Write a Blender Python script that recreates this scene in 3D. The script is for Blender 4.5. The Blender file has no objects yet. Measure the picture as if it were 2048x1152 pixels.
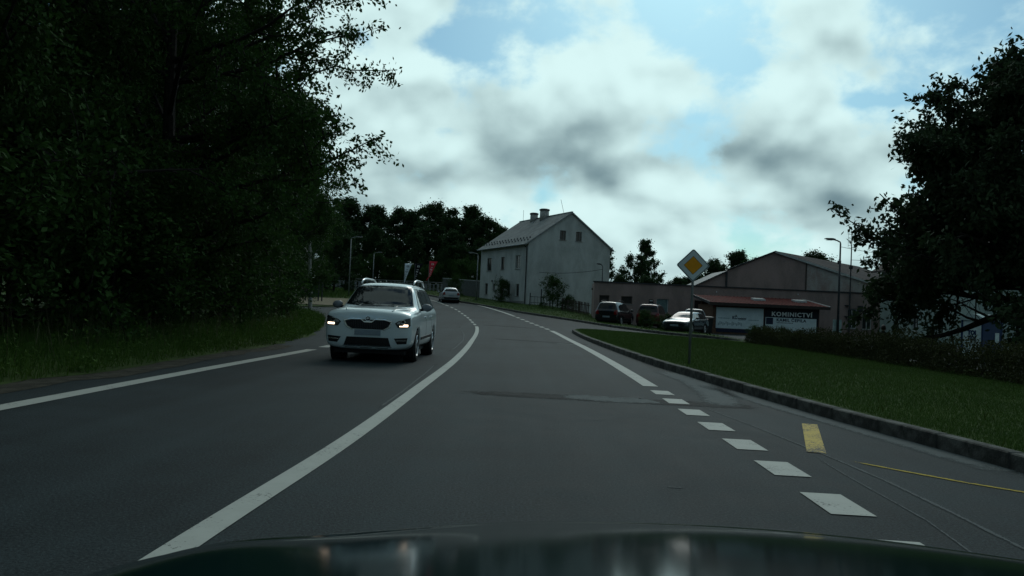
import bpy, bmesh, math, random
import numpy as np
from mathutils import Vector, Matrix
from mathutils.bvhtree import BVHTree

R = math.radians
PI = math.pi
sc = bpy.context.scene
C = sc.collection

# ------------------------------------------------------------------ camera
EYE = 1.21
cd = bpy.data.cameras.new('camera')
cam = bpy.data.objects.new('camera', cd)
C.objects.link(cam)
cd.sensor_width = 36.0
cd.lens = 36.0 * 1600 / 2048
cd.clip_start = 0.05
cd.clip_end = 6000
cam.matrix_world = (Matrix.Translation((0, 0, EYE)) @ Matrix.Rotation(R(90) + math.atan(40 / 1600), 4, 'X')
                    @ Matrix.Rotation(R(2.5), 4, 'Z'))
sc.camera = cam

# ------------------------------------------------------------------ render / exposure
sc.view_settings.view_transform = 'Standard'
sc.view_settings.look = 'None'
sc.view_settings.gamma = 1.0
sc.view_settings.exposure = 0.0
sc.cycles.use_denoising = True
sc.cycles.max_bounces = 4
sc.cycles.diffuse_bounces = 2
sc.cycles.glossy_bounces = 2
sc.cycles.use_adaptive_sampling = True
sc.cycles.adaptive_threshold = .015
sc.cycles.transparent_max_bounces = 6

# ------------------------------------------------------------------ world: sky with broken cumulus
SUN_AZ, SUN_EL = R(12), R(36)
w = bpy.data.worlds.new('World')
sc.world = w
w.use_nodes = True
nt = w.node_tree
nt.nodes.clear()


class NG:
    """tiny helper for node graphs"""
    def __init__(self, tree):
        self.t = tree

    def n(self, typ, **kw):
        x = self.t.nodes.new(typ)
        for k, v in kw.items():
            setattr(x, k, v)
        return x

    def put(self, sock, v):
        if hasattr(v, 'links') or hasattr(v, 'is_linked'):
            self.t.links.new(v, sock)
        else:
            sock.default_value = v

    def m(self, op, a, b=0.0, c=None, clamp=False):
        x = self.n('ShaderNodeMath', operation=op, use_clamp=clamp)
        self.put(x.inputs[0], a)
        self.put(x.inputs[1], b)
        if c is not None:
            self.put(x.inputs[2], c)
        return x.outputs[0]

    def mix(self, f, a, b):
        x = self.n('ShaderNodeMix', data_type='RGBA')
        self.put(x.inputs[0], f)
        self.put(x.inputs[6], a if hasattr(a, 'links') else (*a, 1)[:4])
        self.put(x.inputs[7], b if hasattr(b, 'links') else (*b, 1)[:4])
        return x.outputs[2]

    def noise(self, vec, scale, detail=4, rough=.5, dist=0.0):
        x = self.n('ShaderNodeTexNoise')
        if vec is not None:
            self.t.links.new(vec, x.inputs['Vector'])
        x.inputs['Scale'].default_value = scale
        x.inputs['Detail'].default_value = detail
        x.inputs['Roughness'].default_value = rough
        x.inputs['Distortion'].default_value = dist
        return x.outputs['Fac']

    def sstep(self, v, a, b, lo=0.0, hi=1.0):
        x = self.n('ShaderNodeMapRange', interpolation_type='SMOOTHSTEP')
        self.put(x.inputs[0], v)
        for i, q in enumerate((a, b, lo, hi)):
            x.inputs[i + 1].default_value = q
        return x.outputs[0]


g = NG(nt)
tc = g.n('ShaderNodeTexCoord')
sep = g.n('ShaderNodeSeparateXYZ')
nt.links.new(tc.outputs['Generated'], sep.inputs[0])
sx, sy, sz = sep.outputs
elv = g.m('MULTIPLY', g.m('ARCSINE', sz), 180 / PI)
azi = g.m('MULTIPLY', g.m('ARCTAN2', sx, sy), 180 / PI)


def cloud_vec(lift):
    """direction, squeezed a little in height; lift looks higher up, towards the sun"""
    cx = g.n('ShaderNodeCombineXYZ')
    nt.links.new(g.m('ADD', sx, lift * .25), cx.inputs[0])
    nt.links.new(sy, cx.inputs[1])
    zz = g.m('MAXIMUM', g.m('ADD', sz, lift), -.02)
    nt.links.new(g.m('MULTIPLY', zz, g.m('SUBTRACT', 1.75, g.m('MULTIPLY', zz, .8))), cx.inputs[2])
    return cx.outputs[0]


def blob(az, el, sa, se, amp):
    a = g.m('DIVIDE', g.m('SUBTRACT', azi, az), sa)
    e = g.m('DIVIDE', g.m('SUBTRACT', elv, el), se)
    q = g.m('ADD', g.m('MULTIPLY', a, a), g.m('MULTIPLY', e, e))
    return g.m('MULTIPLY', g.m('EXPONENT', g.m('MULTIPLY', q, -1.0)), amp)


def total(items):
    s = items[0]
    for i in items[1:]:
        s = g.m('ADD', s, i)
    return s


v0, v1 = cloud_vec(0.0), cloud_vec(0.022)
n0 = g.noise(v0, 6.0, 6.5, .55, .12)
na = g.noise(v0, 5.0, 3.5, .50, .1)
n1 = g.noise(v1, 5.0, 3.5, .50, .1)
nb = g.noise(v0, 2.6, 2, .5)
holes = total([blob(13.8, 18.4, 3.6, 1.9, .34), blob(9.5, 21, 2.6, 1.6, .22), blob(-6.5, 18.2, 2.4, 1.3, .26),
               blob(-11, 18.0, 1.6, 1.4, .18), blob(-4.8, 12.3, 1.5, .5, .20), blob(31, 15.4, 2.6, 1.3, .26),
               blob(24.5, 14.4, 3.2, .4, .16), blob(-32, 17, 4, 3, .2)])
solid = total([blob(6.0, 15.5, 4.6, 2.6, .24), blob(22, 18, 4.2, 2.8, .22), blob(0.5, 10.5, 9, 3.4, .26),
               blob(20, 10.5, 9, 3.0, .24), blob(-9, 11, 4, 5, .14)])
dens = g.m('ADD', g.m('SUBTRACT', g.m('ADD', g.m('SUBTRACT', g.m('MULTIPLY', n0, 1.7), .35), g.m('MULTIPLY', g.m('SUBTRACT', nb, .5), .5)), holes), solid)
dens = g.m('ADD', dens, g.sstep(elv, 9.5, 3.0, 0.0, .22))
cover = g.sstep(dens, .30, .54)
# thick parts are grey below, thin and upper edges are bright
lit = g.m('SUBTRACT', na, n1)
darks = total([blob(0.3, 10.4, 5.2, 2.0, .66), blob(5.5, 9.2, 3.6, 1.3, .36), blob(-2.6, 14.4, 3.6, 1.5, .44), blob(14.4, 10.6, 6.0, 1.2, .46),
               blob(21.8, 8.0, 2.8, 1.0, .52), blob(22.0, 17.2, 3.0, 1.6, .34), blob(7.0, 13.0, 3.6, 1.6, .30),
               blob(-8, 9.6, 3.4, 1.2, .34), blob(25, 10.5, 5, 1.1, .3)])
shade = g.m('ADD', g.m('ADD', g.m('MULTIPLY', lit, 3.2), .72),
            g.m('SUBTRACT', g.m('MULTIPLY', g.m('SUBTRACT', .5, n0), 1.0),
                g.m('ADD', g.m('MULTIPLY', darks, g.m('ADD', g.m('MULTIPLY', na, 1.7), .1)),
                    g.m('MULTIPLY', g.m('SUBTRACT', nb, .5), .8))))
shade = g.m('ADD', shade, g.m('MULTIPLY', g.sstep(elv, 9, 18), .26))
# soft toe and shoulder instead of a hard clip
shade = g.sstep(shade, -.25, 1.15)
# clouds towards the sun scatter more light than those behind the camera
dt = g.n('ShaderNodeVectorMath', operation='DOT_PRODUCT')
nt.links.new(tc.outputs['Generated'], dt.inputs[0])
dt.inputs[1].default_value = (math.sin(SUN_AZ) * math.cos(SUN_EL), math.cos(SUN_AZ) * math.cos(SUN_EL), math.sin(SUN_EL))
fwd = g.sstep(dt.outputs['Value'], .25, .92, .26, 1.0)
ccol = g.mix(shade, (.13, .215, .25), (.70, .935, .93))
cs = g.n('ShaderNodeVectorMath', operation='SCALE')
nt.links.new(ccol, cs.inputs[0])
nt.links.new(fwd, cs.inputs['Scale'])
ccol = cs.outputs[0]
sky = g.n('ShaderNodeTexSky', sky_type='NISHITA')
sky.sun_disc = False
sky.sun_elevation = SUN_EL
sky.sun_rotation = SUN_AZ
sky.air_density = 1.0
sky.dust_density = 1.2
sky.ozone_density = 1.5
blue = g.n('ShaderNodeVectorMath', operation='MULTIPLY')
nt.links.new(sky.outputs[0], blue.inputs[0])
blue.inputs[1].default_value = (.036, .062, .070)
both = g.mix(cover, blue.outputs[0], ccol)
bg = g.n('ShaderNodeBackground')
nt.links.new(both, bg.inputs[0])
bg.inputs[1].default_value = 1.0
w.cycles.sampling_method = 'MANUAL'
w.cycles.sample_map_resolution = 512
out = g.n('ShaderNodeOutputWorld')
nt.links.new(bg.outputs[0], out.inputs[0])

# ------------------------------------------------------------------ sun behind the clouds
sl = bpy.data.lights.new('sun', 'SUN')
sl.energy = 0.5
sl.angle = R(25)
sl.color = (1.0, .97, .90)
so = bpy.data.objects.new('sun', sl)
C.objects.link(so)
sdir = Vector((math.sin(SUN_AZ) * math.cos(SUN_EL), math.cos(SUN_AZ) * math.cos(SUN_EL), math.sin(SUN_EL)))
so.rotation_euler = (-sdir).to_track_quat('-Z', 'Y').to_euler()

# ------------------------------------------------------------------ helpers
rng = np.random.default_rng(7)
random.seed(7)


def tag(o, label=None, cat=None, group=None, kind=None):
    if label:
        o['label'] = label
    if cat:
        o['category'] = cat
    if group:
        o['group'] = group
    if kind:
        o['kind'] = kind
    return o


def empty(name, loc=(0, 0, 0), rz=0.0, parent=None):
    o = bpy.data.objects.new(name, None)
    C.objects.link(o)
    o.location = loc
    o.rotation_euler = (0, 0, rz)
    o.empty_display_size = .2
    if parent:
        o.parent = parent
    return o


def link(name, me, mat=None, parent=None, loc=None, smooth=False):
    o = bpy.data.objects.new(name, me)
    C.objects.link(o)
    if mat is not None and len(me.materials) == 0:
        me.materials.append(mat)
    if parent:
        o.parent = parent
    if loc is not None:
        o.location = loc
    if smooth:
        me.polygons.foreach_set('use_smooth', [True] * len(me.polygons))
    return o


def np_mesh(name, V, F):
    V = np.asarray(V, 'f')
    F = np.asarray(F, 'i')
    me = bpy.data.meshes.new(name)
    n, k = F.shape
    me.vertices.add(len(V))
    me.vertices.foreach_set('co', V.ravel())
    me.loops.add(n * k)
    me.loops.foreach_set('vertex_index', F.ravel())
    me.polygons.add(n)
    me.polygons.foreach_set('loop_start', np.arange(0, n * k, k, dtype='i'))
    me.update(calc_edges=True)
    return me


class MB:
    """collects faces of one part"""
    def __init__(self):
        self.v = []
        self.f = []

    def add(self, vs, fs):
        b = len(self.v)
        self.v += [tuple(q) for q in vs]
        self.f += [tuple(b + i for i in f) for f in fs]
        return self

    def box(self, x0, x1, y0, y1, z0, z1):
        vs = [(x, y, z) for z in (z0, z1) for y in (y0, y1) for x in (x0, x1)]
        return self.add(vs, [(0, 2, 3, 1), (4, 5, 7, 6), (0, 1, 5, 4), (2, 6, 7, 3), (0, 4, 6, 2), (1, 3, 7, 5)])

    def obox(self, c, ax, hx, hy, hz):
        """box turned about z by ax"""
        ca, sa = math.cos(ax), math.sin(ax)
        vs = [(c[0] + x * ca - y * sa, c[1] + x * sa + y * ca, c[2] + z) for z in (-hz, hz) for y in (-hy, hy) for x in (-hx, hx)]
        return self.add(vs, [(0, 2, 3, 1), (4, 5, 7, 6), (0, 1, 5, 4), (2, 6, 7, 3), (0, 4, 6, 2), (1, 3, 7, 5)])

    def prism(self, poly, d0, d1, axis='y'):
        """2-D polygon (a,b) swept along an axis: y -> (a,d,b), x -> (d,a,b), z -> (a,b,d)"""
        fn = {'y': lambda a, b, d: (a, d, b), 'x': lambda a, b, d: (d, a, b), 'z': lambda a, b, d: (a, b, d)}[axis]
        n = len(poly)
        vs = [fn(a, b, d0) for a, b in poly] + [fn(a, b, d1) for a, b in poly]
        fs = [tuple(range(n)), tuple(range(2 * n - 1, n - 1, -1))]
        fs += [(i, n + i, n + (i + 1) % n, (i + 1) % n) for i in range(n)]
        return self.add(vs, fs)

    def tube(self, pts, rad, sides=8, cap=True):
        pts = [Vector(p) for p in pts]
        if not hasattr(rad, '__len__'):
            rad = [rad] * len(pts)
        vs, fs = [], []
        t0 = (pts[1] - pts[0]).normalized()
        ref = Vector((0, 0, 1)) if abs(t0.z) < .9 else Vector((1, 0, 0))
        for i, p in enumerate(pts):
            a, b = pts[max(i - 1, 0)], pts[min(i + 1, len(pts) - 1)]
            t = (b - a)
            t = t.normalized() if t.length > 1e-9 else t0
            u = t.cross(ref)
            u = u.normalized() if u.length > 1e-6 else Vector((1, 0, 0))
            q = t.cross(u)
            for k in range(sides):
                an = 2 * PI * k / sides
                vs.append(p + (u * math.cos(an) + q * math.sin(an)) * rad[i])
        for i in range(len(pts) - 1):
            for k in range(sides):
                k2 = (k + 1) % sides
                fs.append((i * sides + k, i * sides + k2, (i + 1) * sides + k2, (i + 1) * sides + k))
        if cap:
            fs.append(tuple(range(sides - 1, -1, -1)))
            fs.append(tuple((len(pts) - 1) * sides + k for k in range(sides)))
        return self.add(vs, fs)

    def lathe(self, prof, c=(0, 0, 0), axis='z', sides=20):
        """profile (r, h) turned about an axis through c"""
        vs, fs = [], []
        n = len(prof)
        for k in range(sides):
            an = 2 * PI * k / sides
            ca, sa = math.cos(an), math.sin(an)
            for r, h in prof:
                p = {'z': (r * ca, r * sa, h), 'x': (h, r * ca, r * sa), 'y': (r * ca, h, r * sa)}[axis]
                vs.append((c[0] + p[0], c[1] + p[1], c[2] + p[2]))
        for k in range(sides):
            k2 = (k + 1) % sides
            for i in range(n - 1):
                fs.append((k * n + i, k2 * n + i, k2 * n + i + 1, k * n + i + 1))
        return self.add(vs, fs)

    def mesh(self, name):
        me = bpy.data.meshes.new(name)
        me.from_pydata(self.v, [], self.f)
        bm = bmesh.new()
        bm.from_mesh(me)
        bmesh.ops.recalc_face_normals(bm, faces=bm.faces)
        bm.to_mesh(me)
        bm.free()
        return me

    def build(self, name, mat, parent=None, smooth=False, loc=None):
        return link(name, self.mesh(name), mat, parent, loc, smooth)


_mats = {}


def M(name, col, rough=.7, metal=0.0, var=.18, scale=6.0, col2=None, bump=0.0, bscale=60.0, spec=.22, coat=0.0,
      emit=None, estr=0.0, detail=6, lo=.35, hi=.65):
    if name in _mats:
        return _mats[name]
    m = bpy.data.materials.new(name)
    m.use_nodes = True
    t = m.node_tree
    b = t.nodes['Principled BSDF']
    q = NG(t)
    o = q.n('ShaderNodeTexCoord').outputs['Object']
    if var or col2:
        c2 = col2 or tuple(min(1, c * (1 + var)) for c in col)
        c1 = col if col2 else tuple(c * (1 - var) for c in col)
        f = q.sstep(q.noise(o, scale, detail, .6, .3), lo, hi)
        t.links.new(q.mix(f, c1, c2), b.inputs['Base Color'])
    else:
        b.inputs['Base Color'].default_value = (*col, 1)
    b.inputs['Roughness'].default_value = rough
    b.inputs['Metallic'].default_value = metal
    b.inputs['Specular IOR Level'].default_value = spec
    b.inputs['Coat Weight'].default_value = coat
    b.inputs['Coat Roughness'].default_value = .06
    if bump:
        bn = q.n('ShaderNodeBump')
        bn.inputs['Strength'].default_value = bump
        bn.inputs['Distance'].default_value = .02
        t.links.new(q.noise(o, bscale, 4, .6), bn.inputs['Height'])
        t.links.new(bn.outputs[0], b.inputs['Normal'])
    if emit:
        b.inputs['Emission Color'].default_value = (*emit, 1)
        b.inputs['Emission Strength'].default_value = estr
    _mats[name] = m
    return m


def leaf_mat(name, c1, c2, trans=.28, rough=.75, clump=.8):
    if name in _mats:
        return _mats[name]
    m = bpy.data.materials.new(name)
    m.use_nodes = True
    t = m.node_tree
    q = NG(t)
    b = t.nodes['Principled BSDF']
    geo = q.n('ShaderNodeNewGeometry')
    o = q.n('ShaderNodeTexCoord').outputs['Object']
    f = q.m('ADD', q.m('MULTIPLY', geo.outputs['Random Per Island'], .55), q.m('MULTIPLY', q.noise(o, clump, 3), .5))
    col = q.mix(f, c1, c2)
    t.links.new(col, b.inputs['Base Color'])
    b.inputs['Roughness'].default_value = rough
    b.inputs['Specular IOR Level'].default_value = .12
    tr = q.n('ShaderNodeBsdfTranslucent')
    t.links.new(col, tr.inputs[0])
    mx = q.n('ShaderNodeMixShader')
    mx.inputs[0].default_value = trans
    t.links.new(b.outputs[0], mx.inputs[1])
    t.links.new(tr.outputs[0], mx.inputs[2])
    t.links.new(mx.outputs[0], t.nodes['Material Output'].inputs[0])
    _mats[name] = m
    return m


def sm(t, a, b):
    u = np.clip((np.asarray(t, float) - a) / (b - a), 0, 1)
    return u * u * (3 - 2 * u)


def Tn(x, y):
    """height of the land: level near the camera, climbing along the road, lower to the right"""
    x = np.asarray(x, float)
    y = np.asarray(y, float)
    gg = np.where(y < 30, 0, np.where(y < 78, .00066 * (y - 30) ** 2, .00066 * 48 ** 2 + .05 * (y - 78)))
    gg = np.minimum(gg, 5.0)
    return gg * (1 - .85 * sm(x, 2.5, 13)) - .45 * sm(x, 10.8, 14.5) * sm(y, 5, 15) * (1 - .85 * sm(y, 40, 52))


def T(x, y):
    return float(Tn(x, y))


def copy_tree(o, parent=None):
    c = o.copy()
    C.objects.link(c)
    c.parent = parent
    for ch in o.children:
        copy_tree(ch, c)
    return c

# ================================================================== ground, roads, kerbs, markings
def grid_sheet(name, xs, ys, zoff, mat, skip=None, noise_amp=0.0):
    xs, ys = np.asarray(xs, float), np.asarray(ys, float)
    X, Y = np.meshgrid(xs, ys)
    Z = Tn(X, Y) + zoff
    if noise_amp:
        Z = Z + rng.normal(0, noise_amp, Z.shape)
    V = np.stack([X, Y, Z], -1).reshape(-1, 3)
    nx = len(xs)
    i = np.arange(len(ys) - 1)[:, None] * nx + np.arange(nx - 1)[None]
    F = np.stack([i, i + 1, i + nx + 1, i + nx], -1).reshape(-1, 4)
    me = np_mesh(name, V, F)
    o = link(name, me, mat)
    me.polygons.foreach_set('use_smooth', [True] * len(me.polygons))
    return o


def mat_ground():
    m = M('soil_grass', (.036, .056, .016), .95, col2=(.06, .09, .026), scale=.8, bump=.6, bscale=30, spec=.1)
    return m


def mat_asphalt():
    m = bpy.data.materials.new('asphalt')
    m.use_nodes = True
    t = m.node_tree
    q = NG(t)
    b = t.nodes['Principled BSDF']
    o = q.n('ShaderNodeTexCoord').outputs['Object']
    fine = q.noise(o, 55, 3, .75)
    grit = q.noise(o, 75, 2, .6)
    big = q.noise(o, .35, 5, .6, .5)
    mid = q.noise(o, 2.2, 5, .65, .3)
    st = q.n('ShaderNodeMapping')
    st.inputs['Scale'].default_value = (1.1, .03, 1)
    t.links.new(o, st.inputs[0])
    track = q.noise(st.outputs[0], 1.6, 3, .5)
    f = q.m('ADD', q.m('ADD', q.m('MULTIPLY', fine, .95), q.m('MULTIPLY', big, .30)),
            q.m('ADD', q.m('MULTIPLY', mid, .24), q.m('MULTIPLY', track, .26)))
    col = q.mix(q.sstep(f, .66, 1.08), (.0042, .0075, .0090), (.030, .0440, .0485))
    sp = q.sstep(grit, .62, .70)
    col = q.mix(q.m('MULTIPLY', sp, .75), col, (.085, .097, .098))
    t.links.new(col, b.inputs['Base Color'])
    t.links.new(q.sstep(mid, .2, .8, .74, .80), b.inputs['Roughness'])
    b.inputs['Specular IOR Level'].default_value = .16
    bn = q.n('ShaderNodeBump')
    bn.inputs['Strength'].default_value = .5
    bn.inputs['Distance'].default_value = .006
    t.links.new(fine, bn.inputs['Height'])
    t.links.new(bn.outputs[0], b.inputs['Normal'])
    return m


def mat_paint(name, c, worn):
    m = bpy.data.materials.new(name)
    m.use_nodes = True
    t = m.node_tree
    q = NG(t)
    b = t.nodes['Principled BSDF']
    o = q.n('ShaderNodeTexCoord').outputs['Object']
    a = q.noise(o, 45, 5, .75)
    l = q.noise(o, 2.5, 4, .6)
    f = q.sstep(q.m('ADD', q.m('MULTIPLY', a, .6), q.m('MULTIPLY', l, .4)), worn - .035, worn + .035)
    dirt = q.mix(q.noise(o, 6, 5, .65), tuple(x * .74 for x in c), c)
    t.links.new(q.mix(f, (.020, .026, .027), dirt), b.inputs['Base Color'])
    b.inputs['Roughness'].default_value = .7
    b.inputs['Specular IOR Level'].default_value = .3
    return m


GROUND = mat_ground()
ASPHALT = mat_asphalt()
WHITE_PAINT = mat_paint('white_road_paint', (.46, .47, .43), .405)
YELLOW_PAINT = mat_paint('yellow_road_paint', (.58, .40, .05), .47)
CONCRETE = M('kerb_concrete', (.085, .085, .078), .9, var=.5, scale=5, bump=.5, bscale=40, spec=.2)
DIRT = M('shoulder_dirt', (.035, .032, .025), .95, col2=(.07, .065, .05), scale=4, bump=.8, bscale=50, spec=.15)

gx = np.unique(np.concatenate([np.linspace(-1600, -80, 14), np.arange(-80, -24, 4), np.arange(-24, 36, 1.0), np.arange(36, 100, 4), np.linspace(100, 1600, 14)]))
gy = np.unique(np.concatenate([np.linspace(-400, -20, 6), np.arange(-20, 100, 1.0), np.arange(100, 180, 5), np.linspace(180, 2500, 14)]))
tag(grid_sheet('ground', gx, gy, -.07, GROUND), kind='structure')

# painted line paths, metres: x of the line at a distance y
CY = np.array([-12, 0, 3.8, 6.5, 11.6, 17, 22, 28.8, 34, 39.3, 43.6, 47.3, 54.6, 60.1, 65.8, 70, 73.7, 77, 84, 92, 100, 110, 125])
CX = np.array([-1.70, -1.62, -1.53, -1.39, -1.28, -1.2, -1.22, -1.34, -1.45, -1.62, -1.84, -2.18, -2.91, -3.63, -4.48, -5.3, -6.19, -7.1, -9.3, -12.4, -16.2, -21.8, -32])
RY = np.array([-12, 0, 4.5, 7.6, 10.7, 13.4, 20.8, 32, 42, 51.3, 58, 65, 71.8, 75.7, 80, 88, 96, 110, 125])
RX = np.array([1.8, 1.94, 2.04, 2.13, 2.2, 2.26, 2.36, 2.32, 2.05, 1.19, .4, -.73, -2.3, -3.5, -4.7, -7.3, -10.4, -17.2, -27])
LY = np.array([-12, 0, 7.9, 13, 19.5, 30, 42, 54, 66, 75, 85, 95, 110, 125])
LX = np.array([-5.2, -5.15, -5.02, -4.93, -4.75, -4.85, -5.3, -6.3, -8, -10, -13, -16.7, -24, -36])


def smooth_path(ys, xs):
    def f(y):
        # Catmull-Rom style interpolation through numpy gradient
        d = np.gradient(xs, ys)
        y = np.asarray(y, float)
        i = np.clip(np.searchsorted(ys, y) - 1, 0, len(ys) - 2)
        h = ys[i + 1] - ys[i]
        t = (y - ys[i]) / h
        return ((2 * t ** 3 - 3 * t ** 2 + 1) * xs[i] + (t ** 3 - 2 * t ** 2 + t) * h * d[i]
                + (-2 * t ** 3 + 3 * t ** 2) * xs[i + 1] + (t ** 3 - t ** 2) * h * d[i + 1])
    return f


cxf, rxf, lxf = smooth_path(CY, CX), smooth_path(RY, RX), smooth_path(LY, LX)

# the asphalt: one sheet of main road, bay, mouth of the side street and yard
xs = np.arange(-20, 34.01, .5)
ys = np.arange(-15, 66.01, .5)
road = tag(grid_sheet('road', xs, ys, 0.0, ASPHALT), kind='structure')


def ribbon_mesh(name, pts_l, pts_r, zoff):
    L, Rr = np.asarray(pts_l, float), np.asarray(pts_r, float)
    n = len(L)
    V = np.zeros((2 * n, 3))
    V[0::2, :2] = L
    V[1::2, :2] = Rr
    V[:, 2] = Tn(V[:, 0], V[:, 1]) + zoff
    i = np.arange(n - 1) * 2
    F = np.stack([i, i + 1, i + 3, i + 2], -1)
    return np_mesh(name, V, F)


yy = np.arange(65, 124, 1.0)
nr = 12
Vr = []
for y in yy:
    for k in range(nr):
        x = float(lxf(y)) - 1.0 + (float(rxf(y)) + 1.3 - float(lxf(y)) + 1.0) * k / (nr - 1)
        Vr.append((x, y, T(x, y) + .008))
Fr = [(i * nr + k, i * nr + k + 1, (i + 1) * nr + k + 1, (i + 1) * nr + k) for i in range(len(yy) - 1) for k in range(nr - 1)]
fr = link('road', np_mesh('road_far', Vr, Fr), ASPHALT)
tag(fr, kind='structure')


def mark(name, f, y0, y1, w, off=0.0, mat=None, zoff=.006, step=.4, shear=0.0):
    n = max(2, int((y1 - y0) / step) + 1)
    y = np.linspace(y0, y1, n)
    x = f(y) + off
    l = np.stack([x, y], -1)
    r = np.stack([x + w, y - shear], -1)
    zo = zoff + .010 * float(sm(y1, 45, 66))
    return link(name, ribbon_mesh(name, l, r, zo), mat or WHITE_PAINT, road)


mark('centre_line', cxf, -6, 43.6, .17, -.085)
y = 45.2
while y < 72:
    mark('centre_dash', cxf, y, y + 1.6, .15, -.075)
    y += 2.9
mark('centre_line', cxf, 73.5, 120, .15, -.075)
# right-hand edge: block dashes by the bay, solid, dashes over the side street, solid again
for y in (1.6, 2.75, 3.85, 5.0, 6.18, 7.33, 8.5, 9.7, 10.9, 12.05):
    mark('edge_dash', rxf, y + .06, y + .66, .28, .01, shear=.02, zoff=.006)
mark('edge_line', rxf, 13.4, 42.2, .25, 0)
y = 43.6
while y < 60:
    mark('edge_dash', rxf, y, y + 1.05, .25, 0)
    y += 2.3
mark('edge_line', rxf, 61, 118, .25, 0)
mark('edge_line', lxf, -6, 19.3, .25, -.12)
for y in (20.4, 22.4, 24.5, 26.6, 28.7, 30.8, 33, 35.2):
    mark('edge_dash', lxf, y, y + .95, .25, -.12)


def soft_mat(name, c, thr, width=.25, rough=.8, scale=7.0):
    """stain with ragged, fading edges: the 'fade' attribute falls to nought at its rim"""
    m = bpy.data.materials.new(name)
    m.use_nodes = True
    t = m.node_tree
    q = NG(t)
    b = t.nodes['Principled BSDF']
    o = q.n('ShaderNodeTexCoord').outputs['Object']
    at = q.n('ShaderNodeAttribute', attribute_name='fade')
    n1_ = q.noise(o, scale, 6, .7)
    n2_ = q.noise(o, 60, 3, .7)
    k = q.m('ADD', q.m('MULTIPLY', at.outputs['Fac'], .8), q.m('ADD', q.m('MULTIPLY', q.m('SUBTRACT', n1_, .5), 1.1), q.m('MULTIPLY', q.m('SUBTRACT', n2_, .5), .9)))
    f = q.sstep(k, thr, thr + width)
    b.inputs['Base Color'].default_value = (*c, 1)
    b.inputs['Roughness'].default_value = rough
    b.inputs['Specular IOR Level'].default_value = .16
    tr = q.n('ShaderNodeBsdfTransparent')
    mx = q.n('ShaderNodeMixShader')
    t.links.new(q.m('MULTIPLY', f, .9), mx.inputs[0])
    t.links.new(tr.outputs[0], mx.inputs[1])
    t.links.new(b.outputs[0], mx.inputs[2])
    t.links.new(mx.outputs[0], t.nodes['Material Output'].inputs[0])
    return m


def strip(name, pts, w, mat, zoff, sub=6, jit=0.0):
    P = []
    for (a, b) in zip(pts[:-1], pts[1:]):
        for k in range(sub):
            t = k / sub
            P.append((a[0] + (b[0] - a[0]) * t, a[1] + (b[1] - a[1]) * t))
    P.append(pts[-1])
    P = np.array(P)
    d = np.gradient(P, axis=0)
    d /= np.linalg.norm(d, axis=1)[:, None]
    nrm = np.stack([-d[:, 1], d[:, 0]], -1)
    zo = zoff + .010 * float(sm(P[:, 1].max(), 45, 66))
    if not jit:
        return link(name, ribbon_mesh(name, P + nrm * w / 2, P - nrm * w / 2, zo), mat, road)
    cols_ = np.linspace(-1, 1, 7)
    n, c = len(P), 7
    V = np.zeros((n, c, 3))
    fade = np.zeros((n, c))
    te = np.minimum(np.arange(n), np.arange(n)[::-1]) / max(1, (n - 1) / 2)
    for j, u in enumerate(cols_):
        V[:, j, :2] = P + nrm * w * .8 * u
        fade[:, j] = (1 - u * u) * np.clip(te * 3, 0, 1)
    V[:, :, 2] = Tn(V[:, :, 0], V[:, :, 1]) + zo
    i = (np.arange(n - 1)[:, None] * c + np.arange(c - 1)[None])
    F = np.stack([i, i + 1, i + c + 1, i + c], -1).reshape(-1, 4)
    me = np_mesh(name, V.reshape(-1, 3), F)
    at = me.attributes.new('fade', 'FLOAT', 'POINT')
    at.data.foreach_set('value', fade.ravel().astype('f'))
    return link(name, me, mat, road)


SEAM = soft_mat('pale_seam', (.085, .096, .098), .42, .3)
DUST = soft_mat('dusty_asphalt', (.090, .106, .108), .12, .55)
SEAL = soft_mat('tar_seal', (.0085, .011, .012), .28, .4)
YELLOW_FAINT = soft_mat('faint_yellow_paint', (.42, .31, .04), .45, .2)
# yellow bay marks, tar seams and patches
strip('yellow_marking', [(2.86, 7.38), (3.55, 9.4)], .17, YELLOW_PAINT, .007)
strip('yellow_marking', [(2.95, 7.12), (3.3, 6.65), (3.6, 6.28), (4.3, 5.6)], .05, YELLOW_FAINT, .0055, jit=.25)
strip('tar_patch', [(-1.0, 11.35), (.4, 11.2), (1.6, 11.1), (2.9, 11.0), (3.6, 11.05)], .55, SEAL, .0035, jit=.12)
strip('dust_patch', [(.75, 11.55), (1.1, 11.25), (1.5, 11.1), (1.95, 11.15), (2.1, 11.2)], .55, DUST, .0045, jit=.35)
strip('dust_patch', [(2.9, 10.6), (3.2, 12.2), (3.42, 14.6), (3.28, 18)], .45, DUST, .0045, jit=.3)
strip('tar_patch', [(-.9, 31), (.6, 30.2), (2.2, 29.3), (3.0, 29.1)], .5, SEAL, .0035, jit=.1)
strip('dust_patch', [(1.5, 29.0), (2.2, 28.7), (2.7, 28.5)], .5, DUST, .005, jit=.3)
strip('tar_patch', [(-1.9, 46), (0, 45.2), (1.6, 44)], .6, SEAL, .0035, jit=.1)
strip('seam', [(2.47, 12.1), (2.62, 10.6), (2.78, 9.1), (2.9, 7.4), (2.95, 6.2), (2.93, 5.2), (2.89, 4.4), (2.8, 2.5), (2.75, 0)], .040, SEAM, .0042, jit=.3)
strip('seam', [(2.8, 7.6), (2.71, 6.4), (2.64, 5.0), (2.51, 4.2), (2.45, 3)], .02, SEAM, .0042, jit=.35)
strip('seam', [(-1.47, 8.2), (-1.44, 11), (-1.45, 14), (-1.5, 17.2)], .05, SEAM, .0042, jit=.4)
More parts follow.
